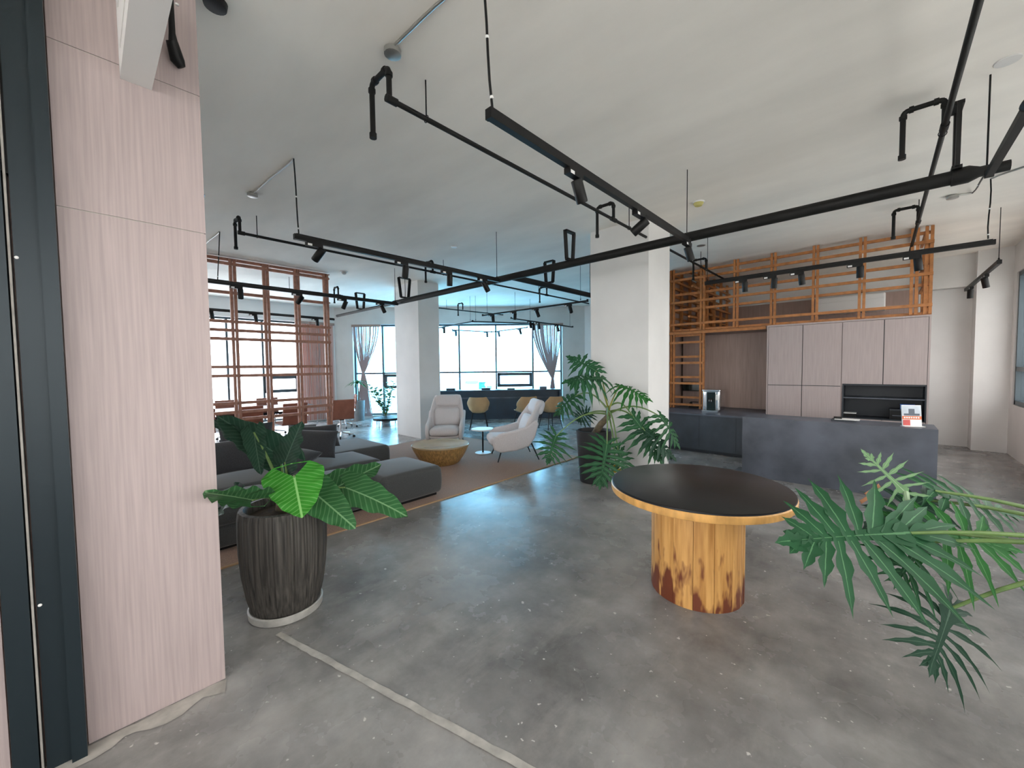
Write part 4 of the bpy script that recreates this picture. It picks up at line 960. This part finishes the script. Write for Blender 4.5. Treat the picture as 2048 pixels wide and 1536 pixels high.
for i, (bx_, tp, nv, hw, m, kw) in enumerate((
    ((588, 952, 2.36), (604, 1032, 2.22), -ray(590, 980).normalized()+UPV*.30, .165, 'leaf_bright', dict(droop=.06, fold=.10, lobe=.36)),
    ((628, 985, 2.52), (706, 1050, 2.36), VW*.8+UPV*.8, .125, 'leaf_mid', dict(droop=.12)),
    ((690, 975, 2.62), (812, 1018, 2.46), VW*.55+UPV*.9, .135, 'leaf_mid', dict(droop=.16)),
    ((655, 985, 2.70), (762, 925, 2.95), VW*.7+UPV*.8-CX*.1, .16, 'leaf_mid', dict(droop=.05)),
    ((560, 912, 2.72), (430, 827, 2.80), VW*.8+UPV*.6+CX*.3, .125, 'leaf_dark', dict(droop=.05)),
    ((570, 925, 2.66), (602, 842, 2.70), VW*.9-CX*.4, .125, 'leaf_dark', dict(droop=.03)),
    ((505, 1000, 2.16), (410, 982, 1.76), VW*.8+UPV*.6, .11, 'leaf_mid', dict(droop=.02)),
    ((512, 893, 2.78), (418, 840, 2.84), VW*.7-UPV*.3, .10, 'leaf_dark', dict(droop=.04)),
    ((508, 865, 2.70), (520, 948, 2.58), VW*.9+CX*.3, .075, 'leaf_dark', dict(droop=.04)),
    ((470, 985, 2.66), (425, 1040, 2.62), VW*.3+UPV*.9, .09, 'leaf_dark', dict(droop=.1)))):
    B_, T_ = atd(*bx_), atd(*tp)
    heart_leaf(B_, T_, nv, hw, m, ep, seed=i, **kw)
    petiole(crown+V((rr.uniform(-.04, .04), rr.uniform(-.04, .04), .02)), B_, ep, .013, .006, .03, 'stem')

# ---- split-leaf plant in a black pot before the column
SPp = V((-2.80, 4.62, 0))
sp_ = thing('potted_split_leaf', 'split-leaf plant in a black pot in front of the big white column', 'potted plant', tuple(SPp))
MB().lathe([(.185, 0), (.19, .01), (.235, .66), (.24, .69), (.215, .692), (.205, .64)], n=48).build('pot', 'pot_black', sp_, 30); MB().lathe([(.205, .60), (.206, .635), (.02, .65)], n=32).build('soil', 'soil', sp_)
def dS(px, py, off=0.): return atd(px, py, 5.22+off)
top = dS(1216, 815); tr0 = SPp+V((.0, 0, .62))
wb(MB().tube([tr0, tr0+(top-tr0)*.4+V((.02, 0, 0)), top-V((0, 0, .12)), top], [.05, .045, .04, .025], 12), 'trunk', 'trunk', sp_)
for i, (a_, b2, hw, m, nv, kw) in enumerate((
    ((1192, 742, .0), (1138, 708, .1), .27, 'leaf_lobed', VW*.8+UPV*.6, dict(nl=8, droop=.15)),
    ((1204, 757, -.15), (1132, 757, -.35), .30, 'leaf_lobed', VW*.6+UPV*.8, dict(nl=9, ldroop=.6, droop=.1)),
    ((1238, 772, -.25), (1300, 786, -.45), .25, 'leaf_lobed_bright', VW*.5+UPV*.85, dict(nl=9, ldroop=.55, droop=.3)),
    ((1322, 834, -.32), (1362, 884, -.36), .26, 'leaf_lobed', VW*.7+UPV*.5+CX*.4, dict(nl=8, ldroop=.5)),
    ((1268, 836, -.3), (1328, 912, -.45), .30, 'leaf_lobed', VW*.8+UPV*.6, dict(nl=10, ldroop=.35)),
    ((1150, 792, .15), (1108, 822, .2), .22, 'leaf_lobed', VW*.6+UPV*.7, dict(nl=8, ldroop=.5)),
    ((1176, 826, .25), (1150, 838, .4), .20, 'leaf_dark', VW*.9, dict(nl=8)),
    ((1112, 872, -.3), (1096, 918, -.45), .26, 'leaf_lobed', VW*.9+UPV*.4, dict(nl=8, ldroop=.3)),
    ((1214, 888, -.5), (1202, 962, -.7), .33, 'leaf_lobed', VW*.9+UPV*.4, dict(nl=10, ldroop=.3)),
    ((1236, 900, -.35), (1258, 948, -.5), .26, 'leaf_lobed', VW*.8+UPV*.4+CX*.3, dict(nl=8)),
    ((1290, 862, -.35), (1352, 906, -.45), .24, 'leaf_dark', VW*.6+UPV*.6+CX*.2, dict(nl=8, ldroop=.5)),
    ((1232, 935, -.45), (1246, 968, -.55), .10, 'leaf_yellow', VW*.9, dict(nl=5)))):
    B_, T_ = dS(*a_), dS(*b2)
    lobed_leaf(B_, T_, nv, hw, m, sp_, seed=i+1, wfac=1.15, **kw)
    petiole(top-V((0, 0, .03*(i % 4))), B_, sp_, .013, .007, .12 if i in (3, 4, 5, 7, 8, 9, 10, 11) else .02, 'stem_yellow' if i < 3 else 'stem')

# ---- foreground split-leaf plant reaching in from the right
FP = V((1.02, 1.22, 0))
fp = thing('potted_split_leaf', 'large split-leaf plant reaching in at the right edge of the view', 'potted plant', tuple(FP))
MB().lathe([(.20, 0), (.21, .01), (.26, .50), (.265, .54), (.24, .542), (.23, .49)], n=48).build('pot', 'pot_black', fp, 30); MB().lathe([(.23, .45), (.232, .49), (.02, .50)], n=32).build('soil', 'soil', fp)
ft = FP+V((0, 0, .75)); wb(MB().tube([FP+V((0, 0, .48)), FP+V((.02, 0, .62)), ft], [.05, .045, .03], 10), 'trunk', 'trunk', fp)
for i, (a_, b2, hw, m, nv, via, kw) in enumerate((
    ((1822, 1066, 1.62), (1580, 1074, 1.66), .34, 'leaf_lobed', VW*.75+UPV*.7, (2120, 1078, 1.45), dict(nl=10, droop=.06, ldroop=.16, back=.9, wfac=1.4)),
    ((1842, 1062, 1.72), (2030, 1090, 1.62), .26, 'leaf_lobed_bright', VW*.7+UPV*.7, (2130, 1100, 1.5), dict(nl=8, droop=.1, ldroop=.3, wfac=1.0)),
    ((1870, 982, 1.90), (2040, 1030, 1.85), .22, 'leaf_lobed', VW*.5+UPV*.85, (2110, 1030, 1.7), dict(nl=8, droop=.05, ldroop=.2, wfac=.9)),
    ((1812, 985, 1.80), (1730, 908, 1.84), .12, 'leaf_pale', VW*.7-CX*.6, (1822, 1060, 1.66), dict(nl=7, droop=-.05, ldroop=-.1, wfac=.55)),
    ((1900, 1218, 1.62), (1868, 1330, 1.52), .24, 'leaf_dark', VW*.8+UPV*.5, (2110, 1150, 1.5), dict(nl=9, droop=.1, ldroop=.55, back=.8, wfac=.95)),
    ((1840, 1085, 1.66), (1800, 1160, 1.58), .22, 'leaf_lobed', VW*.8+UPV*.3, (2130, 1090, 1.45), dict(nl=8, droop=.15, ldroop=.4, wfac=.9)),
    ((1850, 1000, 1.95), (1740, 1045, 1.92), .18, 'leaf_dark', VW*.6+UPV*.7, (2100, 1040, 1.75), dict(nl=7, droop=.1, ldroop=.3)))):
    B_, T_, W_ = atd(*a_), atd(*b2), atd(*via)
    lobed_leaf(B_, T_, nv, hw, m, fp, seed=i+40, **kw)
    if i == 3: pts = [W_, W_+(B_-W_)*.5+V((0, 0, .01)), B_]; rads = [.008, .009, .011]
    else: pts = [ft, ft+(W_-ft)*.5+V((0, 0, .06)), W_]+[W_+(B_-W_)*k_/4+V((0, 0, .012*math.sin(PI*k_/4))) for k_ in range(1, 5)]; rads = [.013, .012, .010, .009, .008, .007, .006]
    wb(MB().tube(pts, rads, 8), 'petiole', 'leaf_pale' if i == 3 else 'stem', fp)
for px, py in ((1738, 985), (1752, 975), (1728, 1000)):
    p = atd(px, py, 1.86); wb(MB().pillow(.045, .02, .006, frame_m(p, CX*.8+CY*.5, CY*.8-CX*.5, VW)), 'dry_scale', 'dry', fp)

# ---- window plants
def strap_plant(t, c, n, ln, m, seed):
    rg = random.Random(seed); c = V(c)
    for k in range(n):
        a = rg.uniform(0, 2*PI); e = rg.uniform(.3, 1.2); l = ln*rg.uniform(.7, 1.1); d = V((math.cos(a)*math.cos(e), math.sin(a)*math.cos(e), math.sin(e))); sd = V((-math.sin(a), math.cos(a), 0)); vs = []; b = MB(); b.uv = []
        for j in range(7):
            q = j/6; p = c+d*(l*q)+V((0, 0, -l*.75*q*q)); wd = .024*(math.sin(PI*min(1, q*.85+.12)))
            vs += [tuple(p-sd*wd), tuple(p+sd*wd)]; b.uv += [(.5, q), (.5, q)]
        b.add(vs, [(2*j, 2*j+1, 2*j+3, 2*j+2) for j in range(6)]); wb(b, 'leaf', m, t, 60)
q = dg(sdiag(731)-.02, .55, 0)
dp = thing('potted_dracaena', 'strap-leaf plant in a tall grey pot before the tied curtain', 'potted plant', tuple(q))
MB().lathe([(.15, 0), (.155, .01), (.175, .55), (.18, .60), (.16, .602), (.155, .55)], n=32).build('pot', 'pot_grey', dp, 30); MB().lathe([(.155, .52), (.156, .55), (.02, .56)], n=24).build('soil', 'soil', dp)
wb(MB().tube([q+V((0, 0, .54)), q+V((.02, 0, .85)), q+V((-.03, .0, 1.12))], [.02, .016, .012], 8), 'stem', 'trunk', dp)
strap_plant(dp, q+V((-.03, 0, 1.10)), 30, .42, 'leaf_small', 3)
def shrub(t, c, h, n, m, seed, sp=.35):
    rg = random.Random(seed); c = V(c)
    for k in range(n):
        a = rg.uniform(0, 2*PI); tp = c+V((math.cos(a)*sp*rg.uniform(.3, 1), math.sin(a)*sp*rg.uniform(.3, 1), h*rg.uniform(.65, 1)))
        pts = curve_pts(c, tp, .05, 6); wb(MB().tube(pts, .006, 5), 'stem', 'stem', t)
        for j in range(9):
            p = pts[1]+(tp-pts[1])*(j/8); aa = rg.uniform(0, 2*PI); d = V((math.cos(aa), math.sin(aa), rg.uniform(-.1, .7))).normalized(); L_ = rg.uniform(.15, .24); sd = d.cross(V((0, 0, 1))).normalized()
            b = MB(); b.uv = [(1, 0), (.5, .4), (0, .4), (.5, .4), (0, 1)]
            b.add([tuple(p), tuple(p+d*L_*.5+sd*L_*.24), tuple(p+d*L_*.5-V((0, 0, .008))), tuple(p+d*L_*.5-sd*L_*.24), tuple(p+d*L_-V((0, 0, .02)))], [(0, 2, 1), (0, 3, 2), (1, 2, 4), (2, 3, 4)]); wb(b, 'leaf', m, t, 0)
q = atz(775, 850); q2 = q+(dg(sdiag(778), .5, 0)-q)*.55; q2.z = 0
lt_ = thing('tray_table', 'low round white tray table with black rim left of the far column', 'table', (q.x, q.y, 0))
MB().lathe([(.36, .16), (.365, .165), (.36, .175), (.02, .176)], n=48).build('top', 'white', lt_, 30); MB().lathe([(.366, .15), (.372, .15), (.372, .21), (.366, .21)], n=48).build('rim', 'black', lt_, 30)
for k in range(4): MB().tube([(.35*math.cos(k*PI/2+.4), .35*math.sin(k*PI/2+.4), .16), (.35*math.cos(k*PI/2+.4), .35*math.sin(k*PI/2+.4), 0)], .010, 8).build('leg', 'black', lt_)
sh = thing('potted_shrub', 'leafy green shrub in a low pot behind the tray table', 'potted plant', tuple(q2))
MB().lathe([(.11, 0), (.115, .01), (.14, .20), (.125, .2), (.12, .17)], n=28).build('pot', 'pot_grey', sh, 30); MB().lathe([(.12, .15), (.122, .17), (.02, .175)], n=20).build('soil', 'soil', sh)
shrub(sh, q2+V((0, 0, .17)), 1.0, 20, 'leaf_mid', 8, .55)
